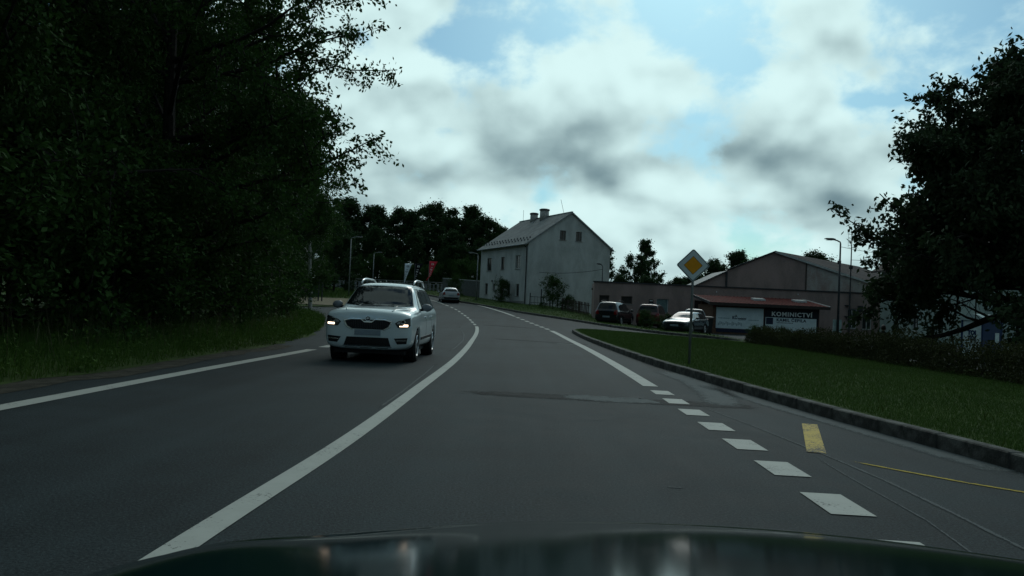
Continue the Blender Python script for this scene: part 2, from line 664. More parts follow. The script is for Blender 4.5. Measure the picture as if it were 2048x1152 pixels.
strip('seam', [(-1.62, 19.5), (-1.55, 23), (-1.62, 28), (-1.95, 34), (-2.5, 40), (-2.95, 45.5)], .07, SEAM, .0045, jit=.25)
strip('dust_patch', [(4.35, 6.2), (4.1, 8.5), (3.75, 11.5), (3.55, 14)], .35, DUST, .0045, jit=.3)
for i in range(26):
    x, y = rng.uniform(-1.1, 2.0), rng.uniform(4.2, 20)
    a = rng.uniform(-.3, .3)
    l = rng.uniform(.03, .10)
    strip('seam', [(x - l, y - a * l), (x, y), (x + l, y + a * l)], rng.uniform(.012, .03), SEAM, .004, sub=3, jit=.4)


# ------------------------------------------------------------------ grass sheets with kerbs
def poly_sheet(name, poly, zoff, mat, cell=.5, bump=0.0, zfun=None):
    """polygon cut on a grid so that it follows the land"""
    bm = bmesh.new()
    vs = [bm.verts.new((x, y, 0)) for x, y in poly]
    bm.faces.new(vs)
    P = np.array(poly)
    for ax in (0, 1):
        for c in np.arange(math.floor(P[:, ax].min()) + cell, P[:, ax].max(), cell):
            co = [0, 0, 0]
            co[ax] = c
            no = [0, 0, 0]
            no[ax] = 1
            bmesh.ops.bisect_plane(bm, geom=bm.verts[:] + bm.edges[:] + bm.faces[:], plane_co=co, plane_no=no)
    for v in bm.verts:
        v.co.z = T(v.co.x, v.co.y) + (zfun(v.co.x, v.co.y) if zfun else zoff) + (rng.normal(0, bump) if bump else 0)
    bmesh.ops.recalc_face_normals(bm, faces=bm.faces)
    if sum(f.normal.z for f in bm.faces) < 0:
        bmesh.ops.reverse_faces(bm, faces=bm.faces)
    me = bpy.data.meshes.new(name)
    bm.to_mesh(me)
    bm.free()
    o = link(name, me, mat)
    me.polygons.foreach_set('use_smooth', [True] * len(me.polygons))
    return tag(o, kind='structure')


LAWN_M = M('lawn_turf', (.030, .052, .014), .95, col2=(.052, .082, .022), scale=1.3, bump=.7, bscale=60, spec=.1)
kerb_path = [(5.0, -6), (4.85, 2), (4.6, 5), (4.46, 6.9), (4.30, 8.3), (4.12, 9.8), (3.87, 12.8), (3.66, 16), (3.45, 19.5),
             (3.32, 26), (3.24, 33), (3.22, 38.5), (3.3, 41.8), (3.7, 43.3), (4.6, 43.5), (7.2, 41.7), (9.2, 38.2), (11.5, 35.5), (16, 33.5)]
lawn_poly = kerb_path + [(16, -6)]


def lawn_h(x, y):
    return .13 + .10 * float(sm(x, 4.5, 8.5)) * float(1 - sm(y, 26, 42))


inner = [(x + (.10 if i < 12 else 0), y - (.08 if i >= 13 else 0)) for i, (x, y) in enumerate(kerb_path)]
poly_sheet('lawn', inner + [(16, -6)], .13, LAWN_M, .6, zfun=lawn_h)
far_kerb = [(-16.0, 108), (-11.2, 95.5), (-7.9, 87), (-5.6, 79.5), (-3.4, 75.5), (-.7, 69.5), (1.2, 64.6), (3.0, 60.6), (5.2, 56.2), (7.4, 50.6), (9.2, 46.2), (12, 43.2), (20, 40.5)]
bank = far_kerb + [(20, 41.8), (13.2, 46.5), (11.8, 50.5), (9.2, 54.0), (7.6, 60.5), (6.6, 64.9), (8.5, 76), (2, 78), (-4, 90), (-6.5, 97), (-13, 111)]
poly_sheet('grass_bank', bank, .12, LAWN_M, 1.0, zfun=lambda x, y: .12)


def resample(path, step):
    P = [Vector((*p, 0)) for p in path]
    # soften corners
    Q = []
    for i in range(len(P) - 1):
        a, b = P[max(i - 1, 0)], P[i]
        c, d = P[i + 1], P[min(i + 2, len(P) - 1)]
        for k in range(12):
            t = k / 12
            Q.append(.5 * ((2 * b) + (c - a) * t + (2 * a - 5 * b + 4 * c - d) * t * t + (3 * b - a - 3 * c + d) * t ** 3))
    Q.append(P[-1])
    res, acc = [Q[0]], 0.0
    for a, b in zip(Q[:-1], Q[1:]):
        L = (b - a).length
        while acc + L >= step:
            a = a + (b - a).normalized() * (step - acc)
            L = (b - a).length
            acc = 0
            res.append(a.copy())
        acc += L
    return res


ksm = bmesh.new()
bmesh.ops.create_cube(ksm, size=1)
for v in ksm.verts:
    v.co = Vector((v.co.x * .145, v.co.y * .985, v.co.z * .30 - .005))
bmesh.ops.bevel(ksm, geom=[e for e in ksm.edges], offset=.012, segments=1, affect='EDGES')
kerb_me = bpy.data.meshes.new('kerb_stone')
ksm.to_mesh(kerb_me)
ksm.free()
kerb_me.materials.append(CONCRETE)


def kerb(name, path, step=1.0):
    k = tag(empty(name), kind='structure')
    P = resample(path, step)
    for a, b in zip(P[:-1], P[1:]):
        d = b - a
        c = (a + b) / 2
        o = bpy.data.objects.new('kerb_stone', kerb_me)
        C.objects.link(o)
        o.parent = k
        za, zb = T(a.x, a.y), T(b.x, b.y)
        o.location = (c.x, c.y, (za + zb) / 2 + .005 + rng.normal(0, .004))
        o.rotation_euler = (math.atan2(zb - za, d.length), rng.normal(0, .012), math.atan2(d.y, d.x) - PI / 2 + rng.normal(0, .005))
        o.scale = (1, d.length, 1)
    return k


kerb('lawn_kerb', kerb_path)
kerb('street_kerb', far_kerb, 1.2)

# left verge, shoulder and pull-off
verge_edge = [(-6.5, -8), (-6.35, 4), (-6.2, 9.8), (-5.95, 12), (-6.05, 16), (-5.95, 20.6), (-6.5, 26), (-7.6, 32), (-9.0, 39), (-10.8, 46), (-12.6, 51.5), (-15, 55.5), (-20, 58)]
VE = np.array(verge_edge)


def verge_z(x, y):
    return .007 + .26 * sm(np.interp(y, VE[:, 1], VE[:, 0]) - x, -.1, 3.6)


rough = []
for a, b in zip(verge_edge[:-1], verge_edge[1:]):
    n = max(1, int(math.hypot(b[0] - a[0], b[1] - a[1]) / .6))
    for k in range(n):
        t = k / n
        rough.append((a[0] + (b[0] - a[0]) * t + rng.normal(0, .07), a[1] + (b[1] - a[1]) * t))
rough.append(verge_edge[-1])
poly_sheet('verge', rough + [(-24, 58), (-24, -8)], .05, GROUND, .8,
           zfun=lambda x, y: float(verge_z(x, y)))
sh = []
for (x, y) in rough[:46]:
    sh.append((x + .50 + rng.normal(0, .05), y))
poly_sheet('shoulder', rough[:46] + sh[::-1], .004, DIRT, .8, zfun=lambda x, y: .004)
TAN = M('tan_gravel', (.15, .13, .09), .95, col2=(.22, .19, .13), scale=3, bump=.6, bscale=30, spec=.1)
poly_sheet('gravel_drive', [(-21.5, 66), (-17, 63.2), (-13.2, 63), (-11.2, 65.5), (-11.6, 70), (-14.5, 75), (-21.5, 74)], .10, TAN, 1.0)
poly_sheet('grass_slope', [(-30, 58), (-17.5, 58.5), (-15, 61), (-12.6, 62.6), (-16.5, 63), (-21.7, 66), (-21.7, 74.2), (-14.2, 75.3), (-13.4, 79), (-17.2, 92), (-24, 104), (-40, 104), (-40, 58)], .06, LAWN_M, 1.5)

# ================================================================== vehicles
GLASS = M('car_glass', (.006, .009, .010), .04, var=0, spec=.38)
RUBBER = M('tyre_rubber', (.012, .012, .012), .85, var=.2)
TRIM = M('black_plastic', (.012, .013, .014), .55, var=.15)
CHROME = M('chrome', (.55, .57, .58), .18, metal=1.0, var=0)
ALLOY = M('alloy_rim', (.36, .37, .38), .32, metal=.85, var=.1)
LENS = M('lamp_lens', (.03, .034, .036), .06, var=0, coat=.8)
LAMP_ON = M('lit_headlamp', (.9, .8, .7), .4, var=0, emit=(1.0, .74, .52), estr=3.2)
RED_LENS = M('red_tail_lens', (.16, .006, .005), .15, var=0, coat=.5)
PLATE = M('number_plate', (.22, .27, .31), .5, var=.1)


def paint(name, c, rough=.34, metal=.15):
    return M(name, c, rough, metal=metal, var=.03, scale=3, coat=.8, spec=.5)


def eval_mesh(o):
    dg = bpy.context.evaluated_depsgraph_get()
    return bpy.data.meshes.new_from_object(o.evaluated_get(dg))


def drop(o):
    bpy.data.objects.remove(o, do_unlink=True)


def car_sections(s):
    """stations from nose to tail: y, zb, wm, zm, zsh, wsh, zt, wt"""
    L, W, H = s['L'], s['W'] / 2, s['H']
    zb, zn, zc, zsh = s['zb'], s['z_nose'], s['z_cowl'], s['z_sh']
    f = -L / 2
    cw, r0, r1 = f + s['cowl'], f + s['roof0'], f + s['roof1']
    zt, wt = H - .045, s['roof_w'] / 2
    e = L / 2
    nz = s.get('nose_w', .80)
    st = [(f, zb + .09, W * (nz - .06), .52, zn - .12, W * (nz - .08), zn - .05, W * .66),
          (f + .06, zb + .04, W * (nz + .08), .52, zn - .05, W * (nz + .05), zn + .01, W * .72),
          (f + .26, zb + .02, W * .965, .55, zn, W * .925, zn + .055, W * .78),
          (f + .62, zb, W * .99, .58, (zn + zsh) / 2, W * .955, (zn + zc) / 2 + .03, W * .80),
          (cw - .08, zb, W, .6, zsh - .01, W * .965, zc - .01, W * .81),
          (cw + .05, zb, W, .6, zsh, W * .97, zc + .05, W * .80),
          (r0 - .10, zb, W, .6, zsh + .01, W * .97, zt - .085, wt + .025),
          (r0 + .12, zb, W, .6, zsh + .015, W * .97, zt - .02, wt),
          ((r0 + r1) / 2, zb, W, .6, zsh + .02, W * .97, zt, wt),
          (r1 - .18, zb, W, .6, zsh + .03, W * .965, zt - .025, wt - .01),
          (r1, zb, W * .99, .6, zsh + .035, W * .95, zt - .07, wt - .02)]
    tz = s.get('z_tail', zsh + .06)
    bt = s.get('boot', 0.0)
    if bt:
        yb = e - bt
        st += [(yb, zb + .01, W * .985, .6, zsh + .03, W * .93, tz + .03, W * .74),
               (e - .14, zb + .04, W * .95, .6, zsh, W * .89, tz, W * .72)]
    else:
        st += [(e - .13, zb + .03, W * .97, .6, zsh + .03, W * .92, tz + .22, W * .70)]
    st += [(e - .03, zb + .08, W * .91, .58, zsh - .03, W * .86, tz - .03, W * .68),
           (e, zb + .14, W * .84, .56, zsh - .12, W * .78, tz - .12, W * .62)]
    return st


def car_shell(s):
    V, n = [], 21
    for (y, zb, wm, zm, zsh, wsh, zt, wt) in car_sections(s):
        mid = ((wsh - .03) * .45 + wt * .55, (zsh + .02) * .45 + zt * .55)
        h = [(0, zb), (wm * .7, zb), (wm - .025, zb + .06), (wm, zm), (wm - .012, zsh - .10), (wsh, zsh - .012),
             (wsh - .035, zsh + .02), mid, (wt, zt), (wt * .68, zt + .028), (0, zt + .045)]
        V += [(x, y, z) for x, z in h] + [(-x, y, z) for x, z in h[-2:0:-1]]
    k = 20
    ns = len(V) // k
    F = [(i * k + a, i * k + (a + 1) % k, (i + 1) * k + (a + 1) % k, (i + 1) * k + a) for i in range(ns - 1) for a in range(k)]
    F += [tuple(range(k)), tuple((ns - 1) * k + a for a in range(k - 1, -1, -1))]
    mb = MB()
    mb.add(V, F)
    o = link('tmp_shell', mb.mesh('tmp_shell'))
    md = o.modifiers.new('s', 'SUBSURF')
    md.levels = md.render_levels = 2
    me = eval_mesh(o)
    drop(o)
    return me


class Decal:
    def __init__(self, me):
        bm = bmesh.new()
        bm.from_mesh(me)
        self.t = BVHTree.FromBMesh(bm)
        bm.free()

    def make(self, name, poly, side, mat, parent, off=.006, thick=.012, cuts=2):
        """flat outline laid on the body: front/rear use (x,z), left/right use (y,z)"""
        bm = bmesh.new()
        f = bm.faces.new([bm.verts.new((a, 0, b)) for a, b in poly])
        bmesh.ops.triangulate(bm, faces=[f])
        for _ in range(cuts):
            bmesh.ops.subdivide_edges(bm, edges=bm.edges[:], cuts=1, use_grid_fill=True)
        sg = {'front': -1, 'rear': 1, 'left': 1, 'right': -1}[side]
        last = None
        pend = []
        for v in bm.verts:
            a, b = v.co.x, v.co.z
            if side in ('front', 'rear'):
                h = self.t.ray_cast(Vector((a, sg * 5, b)), Vector((0, -sg, 0)))[0]
                d = h.y if h else None
            else:
                h = self.t.ray_cast(Vector((sg * 5, a, b)), Vector((-sg, 0, 0)))[0]
                d = h.x if h else None
            if d is None:
                pend.append(v)
                v.co = Vector((a, 9e9, b))
                continue
            last = d
            v.co = Vector((a, d + sg * off, b)) if side in ('front', 'rear') else Vector((d + sg * off, a, b))
        for v in pend:
            d = last if last is not None else 0
            a, b = v.co.x, v.co.z
            v.co = Vector((a, d, b)) if side in ('front', 'rear') else Vector((d, a, b))
        ext = bmesh.ops.extrude_face_region(bm, geom=bm.faces[:])
        mv = [q for q in ext['geom'] if isinstance(q, bmesh.types.BMVert)]
        bmesh.ops.translate(bm, verts=mv, vec=(0, -sg * thick, 0) if side in ('front', 'rear') else (-sg * thick, 0, 0))
        bmesh.ops.recalc_face_normals(bm, faces=bm.faces)
        me = bpy.data.meshes.new(name)
        bm.to_mesh(me)
        bm.free()
        return link(name, me, mat, parent)


def wheel_meshes(r, wd, spokes=5):
    mb = MB()
    mb.lathe([(r * .66, -wd / 2 + .012), (r * .80, -wd / 2), (r * .95, -wd / 2 + .008), (r, -wd / 2 + .04), (r, wd / 2 - .04),
              (r * .95, wd / 2 - .008), (r * .80, wd / 2), (r * .66, wd / 2 - .012), (r * .64, 0), (r * .66, -wd / 2 + .012)], axis='x', sides=28)
    tyre = mb.mesh('tyre')
    rm = MB()
    rm.lathe([(r * .67, wd / 2 - .01), (r * .63, wd / 2), (r * .59, wd / 2 - .02), (r * .585, -wd / 2 + .02), (r * .66, -wd / 2 + .02)], axis='x', sides=28)
    rm.lathe([(0, wd / 2 - .02), (r * .17, wd / 2 - .02), (r * .19, wd / 2 - .05), (r * .19, 0)], axis='x', sides=16)
    for k in range(spokes):
        for dd in (-.13, .13):
            a = 2 * PI * k / spokes + dd
            c, s = math.cos(a), math.sin(a)
            rm.tube([(wd / 2 - .045, r * .15 * c, r * .15 * s), (wd / 2 - .03, r * .62 * math.cos(a + dd * .3), r * .62 * math.sin(a + dd * .3))], [r * .07, r * .05], 6)
    rim = rm.mesh('rim')
    hub = MB()
    hub.lathe([(0, -.02), (r * .57, -.02), (r * .57, -.035), (0, -.035)], axis='x', sides=20)
    return tyre, rim, hub.mesh('brake_disc')


def mirror_mesh(sg):
    bm = bmesh.new()
    bmesh.ops.create_icosphere(bm, subdivisions=2, radius=1)
    for v in bm.verts:
        v.co = Vector((v.co.x * .115, v.co.y * .075 * (.6 if v.co.y > 0 else 1), v.co.z * .085 + (.012 if v.co.x * sg < 0 else 0)))
    me = bpy.data.meshes.new('mirror')
    bm.to_mesh(me)
    bm.free()
    return me


def make_car(name, s, loc, rz, body, label, cat, group=None):
    root = tag(empty(name, loc, rz), label, cat, group)
    L, W, H, r = s['L'], s['W'], s['H'], s.get('r', .32)
    f = -L / 2
    ya, yb = f + s['axle'], f + s['axle'] + s['wb']
    shell = car_shell(s)
    dc = Decal(shell)
    tmp = link('tmp_body', shell)
    cut = []
    for y in (ya, yb):
        for sg in (-1, 1):
            mb = MB()
            mb.lathe([(0, -.24), (r + .055, -.24), (r + .055, .24), (0, .24)], (sg * (W / 2 - .09), y, r), 'x', 28)
            me = mb.mesh('tmp_cut')
            bmm = bmesh.new()
            bmm.from_mesh(me)
            bmesh.ops.remove_doubles(bmm, verts=bmm.verts, dist=1e-4)
            bmesh.ops.recalc_face_normals(bmm, faces=bmm.faces)
            bmm.to_mesh(me)
            bmm.free()
            c = link('tmp_cut', me)
            cut.append(c)
            md = tmp.modifiers.new('b', 'BOOLEAN')
            md.object = c
            md.operation = 'DIFFERENCE'
            md.solver = 'EXACT'
    bme = eval_mesh(tmp)
    drop(tmp)
    for c in cut:
        drop(c)
    bme.name = 'body'
    bme.materials.clear()
    bobj = link('body', bme, body, root, smooth=True)
    # wheels
    ty, rm, bd = wheel_meshes(r, s.get('tw', .22))
    for y in (ya, yb):
        for sg in (-1, 1):
            wh = link('wheel', ty, RUBBER, root, (sg * (W / 2 - .13), y, r), smooth=True)
            wh.rotation_euler = (rng.uniform(0, 1.2), 0, 0 if sg > 0 else PI)
            link('rim', rm, ALLOY, wh, smooth=False)
            link('brake_disc', bd, TRIM, wh)
            ar = MB()
            ar.lathe([(r + .04, -.20), (r + .05, -.20), (r + .05, .02), (r + .04, .02), (r + .04, -.20)], (sg * (W / 2 - .06) - (0 if sg > 0 else -.18), y, r), 'x', 24)
            ar.build('wheel_arch', TRIM, root)
    un = MB()
    un.box(-W / 2 * .80, W / 2 * .80, f + .25, L / 2 - .25, s['zb'] - .05, s['zb'] + .02)
    un.build('underbody', TRIM, root)
    # glass
    cw, r0, r1 = f + s['cowl'], f + s['roof0'], f + s['roof1']
    zc, zsh, zt, wt = s['z_cowl'], s['z_sh'], H - .045, s['roof_w'] / 2
    wB = W / 2 * .835
    dc.make('windscreen', [(-wB + .03, zc + .07), (-wB * .5, zc + .035), (wB * .5, zc + .035), (wB - .03, zc + .07), (wt - .012, zt - .075), (wt * .5, zt - .055), (-wt * .5, zt - .055), (-wt + .012, zt - .075)], 'front', GLASS, root, .012, .02, 4)
    tz = s.get('z_tail', zsh + .06)
    zr = tz + .10
    dc.make('rear_window', [(-W * .36, zr), (W * .36, zr), (wt - .05, zt - .13), (-wt + .05, zt - .13)], 'rear', GLASS, root, .012, .02, 4)
    ps = [cw + .30] + s['pillars'] + [s.get('win_end', r1 - .05)]
    zb0, zt0 = zsh + .055, zt - .085
    for sg, side in ((1, 'left'), (-1, 'right')):
        for i in range(len(ps) - 1):
            a, b = ps[i] + (.03 if i else 0), ps[i + 1] - .03
            if i == 0:
                slope = (r0 + .12) - a
                poly = [(a - .06, zb0), (b, zb0), (b, zt0), (a + slope, zt0)]
            elif i == len(ps) - 2:
                poly = [(a, zb0), (b, zb0 + .04), (b - .10, zt0 - .01), (a, zt0)]
            else:
                poly = [(a, zb0), (b, zb0), (b, zt0), (a, zt0)]
            dc.make('side_window', poly, side, GLASS, root, .008, .014, 3)
        # doors: seam, handle, rubbing strip
        for i in range(min(2, len(ps) - 1)):
            yd = ps[i + 1]
            dc.make('door_seam', [(yd - .006, s['zb'] + .14), (yd + .006, s['zb'] + .14), (yd + .006, zsh), (yd - .006, zsh)], side, TRIM, root, .002, .006, 2)
            dc.make('door_handle', [(yd - .24, zsh - .13), (yd - .06, zsh - .12), (yd - .06, zsh - .085), (yd - .24, zsh - .095)], side, body, root, .028, .03, 1)
        dc.make('rubbing_strip', [(ya + r + .12, .44), (yb - r - .12, .46), (yb - r - .12, .52), (ya + r + .12, .50)], side, TRIM, root, .012, .02, 3)
        dc.make('sill', [(ya + r + .08, s['zb'] + .03), (yb - r - .08, s['zb'] + .03), (yb - r - .08, s['zb'] + .11), (ya + r + .08, s['zb'] + .11)], side, TRIM, root, .006, .02, 2)
        # mirrors
        mx = link('mirror', mirror_mesh(sg), s.get('mirror_mat', body), root, (sg * (W / 2 + .075), cw + .34, zsh + .10), smooth=True)
        arm = MB().tube([(-sg * .14, .0, -.05), (-sg * .02, 0, -.03)], [.03, .035], 6)
        arm.build('mirror_arm', TRIM, mx)
    # lamps at the rear
    for sg in (-1, 1):
        x0, x1 = sg * W * .30, sg * W * .455
        hh = s.get('tail_h', .26)
        dc.make('tail_lamp', [(x0, tz - hh), (x1, tz - hh - .02), (x1 * .985, tz + .03), (x0 * 1.08, tz - .01)], 'rear', RED_LENS, root, .008, .03, 2)
    dc.make('number_plate', [(-.26, s.get('rp', .55)), (.26, s.get('rp', .55)), (.26, s.get('rp', .55) + .12), (-.26, s.get('rp', .55) + .12)], 'rear', PLATE, root, .012, .012, 2)
    dc.make('rear_bumper', [(-W * .45, s['zb'] + .14), (W * .45, s['zb'] + .14), (W * .45, s['zb'] + .30), (-W * .45, s['zb'] + .30)], 'rear', s.get('bumper_mat', TRIM), root, .02, .03, 3)
    if s.get('front', 'plain') == 'plain':
        zn = s['z_nose']
        for sg in (-1, 1):
            p = [(sg * W * .25, zn - .20), (sg * W * .42, zn - .16), (sg * W * .435, zn - .03), (sg * W * .27, zn - .10)]
            h = dc.make('headlamp', p, 'front', LENS, root, .008, .03, 2)
        dc.make('grille', [(-W * .20, zn - .26), (W * .20, zn - .26), (W * .22, zn - .13), (-W * .22, zn - .13)], 'front', TRIM, root, .008, .02, 2)
        dc.make('lower_intake', [(-W * .30, .28), (W * .30, .28), (W * .27, .42), (-W * .27, .42)], 'front', TRIM, root, .006, .02, 2)
        dc.make('number_plate', [(-.26, .47), (.26, .47), (.26, .58), (-.26, .58)], 'front', PLATE, root, .014, .012, 2)
    if s.get('rails'):
        for sg in (-1, 1):
            x = sg * (wt - .015)
            pts = []
            for t in np.linspace(0, 1, 13):
                y = r0 + .22 + (r1 - r0 - .55) * t
                pts.append((x, y, zt - .01 + .115 * min(1, 3.2 * math.sqrt(max(0, t * (1 - t))) * .7)))
            MB().tube(pts, .024, 8).build('roof_rail', s['rails'], root, True)
    for sg in (-1, 1):
        x0 = sg * .12 - .1
        wv = MB()
        wv.tube([(x0, cw - .02, zc + .05), (x0 + .28, cw + .03, zc + .085), (x0 + .55, cw + .05, zc + .075)], .009, 5)
        wv.build('wiper', TRIM, root)
    return root, dc


# ---- the white compact SUV coming towards the camera
yeti_spec = dict(L=4.22, W=1.80, H=1.675, zb=.22, z_nose=.995, z_cowl=1.085, z_sh=1.03, cowl=1.12, roof0=1.72, roof1=4.05, roof_w=1.20,
                 z_tail=1.05, axle=.87, wb=2.58, r=.335, tw=.23, pillars=[-.02, .92], rails=CHROME, front='own', nose_w=.90,
                 mirror_mat=M('mirror_grey', (.16, .18, .20), .4, var=.05), rp=.72)
WHITE_CAR = paint('white_car_paint', (.60, .69, .71), .30, .1)
suv, dc = make_car('compact_suv', yeti_spec, (-2.78, 18.05, 0), R(-1.5), WHITE_CAR, 'white compact SUV driving towards the camera with lit headlamps', 'car')
# grille
dc.make('grille', [(-.46, .82), (-.33, .855), (-.14, .855), (-.08, .80), (.08, .80), (.14, .855), (.33, .855), (.46, .82), (.41, .72), (.30, .665), (-.30, .665), (-.41, .72)], 'front', TRIM, suv, .006, .02, 2)
for k in range(-11, 12):
    zt_ = .79 if abs(k) < 3 else (.835 if abs(k) < 9 else .80)
    zb_ = .68 if abs(k) < 8 else .72
    dc.make('grille_slat', [(k * .036 - .005, zb_), (k * .036 + .005, zb_), (k * .036 + .005, zt_), (k * .036 - .005, zt_)], 'front', M('slat_grey', (.035, .037, .04), .4, var=0), suv, .014, .01, 1)
fr_o = [(-.485, .835), (-.33, .88), (-.15, .88), (-.085, .825), (.085, .825), (.15, .88), (.33, .88), (.485, .835)]
fr_i = [(-.46, .82), (-.33, .855), (-.14, .855), (-.08, .80), (.08, .80), (.14, .855), (.33, .855), (.46, .82)]
dc.make('grille_frame', fr_o + fr_i[::-1], 'front', CHROME, suv, .016, .02, 1)
dc.make('grille_frame', [(-.485, .835), (-.46, .82), (-.41, .72), (-.30, .665), (-.31, .645), (-.435, .71)], 'front', CHROME, suv, .014, .02, 1)
dc.make('grille_frame', [(.485, .835), (.435, .71), (.31, .645), (.30, .665), (.41, .72), (.46, .82)], 'front', CHROME, suv, .014, .02, 1)
bdg = dc.make('badge', [(.052 * math.cos(a), .875 + .052 * math.sin(a)) for a in np.linspace(0, 2 * PI, 16, endpoint=False)], 'front', CHROME, suv, .026, .02, 0)
dc.make('badge_field', [(.044 * math.cos(a), .875 + .044 * math.sin(a)) for a in np.linspace(0, 2 * PI, 16, endpoint=False)], 'front', TRIM, bdg, .029, .006, 0)
dc.make('badge_arrow', [(-.026, .868), (.0, .862), (.012, .872), (.034, .884), (.01, .897), (-.014, .905), (-.004, .884), (-.03, .884)], 'front', M('badge_white', (.7, .72, .72), .4, var=0), bdg, .032, .006, 0)
for sg in (-1, 1):
    X = lambda p: [(sg * a, b) for a, b in p]
    hl = dc.make('headlight', X([(.54, .80), (.60, .715), (.80, .72), (.845, .76), (.835, .92), (.76, .90), (.60, .845)]), 'front', LENS, suv, .008, .04, 3)
    dc.make('running_light', X([(.635, .735), (.80, .74), (.80, .785), (.72, .785), (.70, .755), (.635, .755)] if sg > 0 else [(.67, .735), (.81, .74), (.81, .782), (.67, .775)]), 'front', LAMP_ON, hl, .014, .01, 1)
    dc.make('reflector', [(sg * .70 + .05 * math.cos(a), .835 + .042 * math.sin(a)) for a in np.linspace(0, 2 * PI, 12, endpoint=False)], 'front', CHROME, hl, .012, .01, 0)
    dc.make('projector_lens', [(sg * .70 + .034 * math.cos(a), .835 + .030 * math.sin(a)) for a in np.linspace(0, 2 * PI, 12, endpoint=False)], 'front', TRIM, hl, .018, .01, 0)
    dc.make('bezel', X([(.575, .79), (.64, .795), (.64, .835), (.605, .83)]), 'front', ALLOY, hl, .012, .01, 0)
    fg = dc.make('fog_recess', X([(.53, .50), (.60, .385), (.78, .40), (.80, .52)]), 'front', TRIM, suv, .006, .02, 2)
    dc.make('fog_divider', X([(.555, .448), (.565, .462), (.79, .472), (.79, .458)]), 'front', CHROME, fg, .014, .012, 2)
dc.make('lower_intake', [(-.47, .34), (.47, .34), (.415, .505), (-.415, .505)], 'front', TRIM, suv, .006, .02, 3)
dc.make('number_plate', [(-.26, .545), (.26, .545), (.26, .655), (-.26, .655)], 'front', PLATE, suv, .018, .015, 2)
dc.make('skid_plate', [(-.50, .318), (.50, .318), (.47, .338), (-.47, .338)], 'front', CHROME, suv, .012, .02, 2)
for a, b in ((-.45, -.20), (-.14, .10), (.16, .42)):
    dc.make('skid_tab', [(a, .292), (b, .292), (b, .306), (a, .306)], 'front', CHROME, suv, .012, .02, 1)
# bonnet edges as raised pressings
for sg in (-1, 1):
    mbv = MB()
    pts = []
    for t in np.linspace(0, 1, 9):
        yv = -2.00 + .95 * t
        xv = sg * (.46 + .20 * t)
        h = dc.t.ray_cast(Vector((xv, yv, 3)), Vector((0, 0, -1)))[0]
        pts.append((xv, yv, (h.z if h else 1.0) - .006))
    mbv.tube(pts, .018, 6).build('bonnet_crease', WHITE_CAR, suv, True)
# a small toy hanging behind the windscreen
dc.make('windscreen_sticker', [(-.60, 1.155), (-.52, 1.155), (-.53, 1.235), (-.59, 1.235)], 'front', M('toy_beige', (.30, .26, .24), .8), suv, .007, .006, 0)

# ---- the grey hatchback ahead, seen from behind
hatch = dict(L=4.25, W=1.79, H=1.48, zb=.20, z_nose=.78, z_cowl=.98, z_sh=.93, cowl=1.15, roof0=1.95, roof1=3.80, roof_w=1.10, z_tail=.98,
             axle=.85, wb=2.62, r=.315, pillars=[.05, 1.0], rp=.62)
make_car('hatchback', hatch, (-6.15, 78.6, T(-6.15, 76.8) + .03), R(180 + 10), paint('silver_grey_paint', (.33, .36, .38), .32, .4),
         'silver grey hatchback driving away round the bend', 'car')
# ---- cars parked in front of the pink building
mpv = dict(L=4.6, W=1.82, H=1.72, zb=.20, z_nose=.80, z_cowl=1.06, z_sh=1.00, cowl=1.0, roof0=2.0, roof1=4.35, roof_w=1.24, z_tail=1.08,
           axle=.9, wb=2.75, r=.325, pillars=[-.25, .85], tail_h=.3, rails=TRIM)
van = dict(mpv, H=1.80, L=4.3, roof0=1.8, roof1=4.15, roof_w=1.32, wb=2.65, z_tail=1.10, rails=None)
sedan = dict(L=4.65, W=1.80, H=1.44, zb=.19, z_nose=.74, z_cowl=.95, z_sh=.90, cowl=1.25, roof0=2.05, roof1=4.15, roof_w=1.08, z_tail=.98,
             axle=.9, wb=2.75, r=.32, pillars=[.15, 1.1])
suvs = dict(L=4.4, W=1.84, H=1.70, zb=.24, z_nose=.92, z_cowl=1.1, z_sh=1.04, cowl=1.2, roof0=1.9, roof1=4.2, roof_w=1.22, z_tail=1.10,
            axle=.88, wb=2.62, r=.35, pillars=[.0, .95])
PK = 'cars parked by the pink building'
x, y = 7.75, 59.4
make_car('minivan', mpv, (x, y, T(x, y - 1) - .02), R(180 - 24), paint('black_car_paint', (.012, .013, .016), .25, .2), 'black minivan parked tail-on at the left end of the row', 'car', PK)
x, y = 10.75, 60.6
make_car('family_van', van, (x, y, T(x, y - 1) + .02), R(180 - 20), paint('maroon_car_paint', (.075, .012, .012), .3, .2), 'dark maroon van parked beside the black minivan', 'car', PK)
x, y = 11.3, 51.6
make_car('estate_car', sedan, (x, y, T(x, y) + .0), R(-30), paint('dark_blue_paint', (.022, .030, .036), .25, .3), 'dark estate car with bright sky reflected in its windscreen', 'car', PK)
x, y = 13.35, 58.6
make_car('parked_suv', suvs, (x, y, T(x, y) + .02), R(180 - 10), paint('charcoal_paint', (.05, .056, .062), .3, .3), 'charcoal SUV parked behind the dark estate car', 'car', PK)

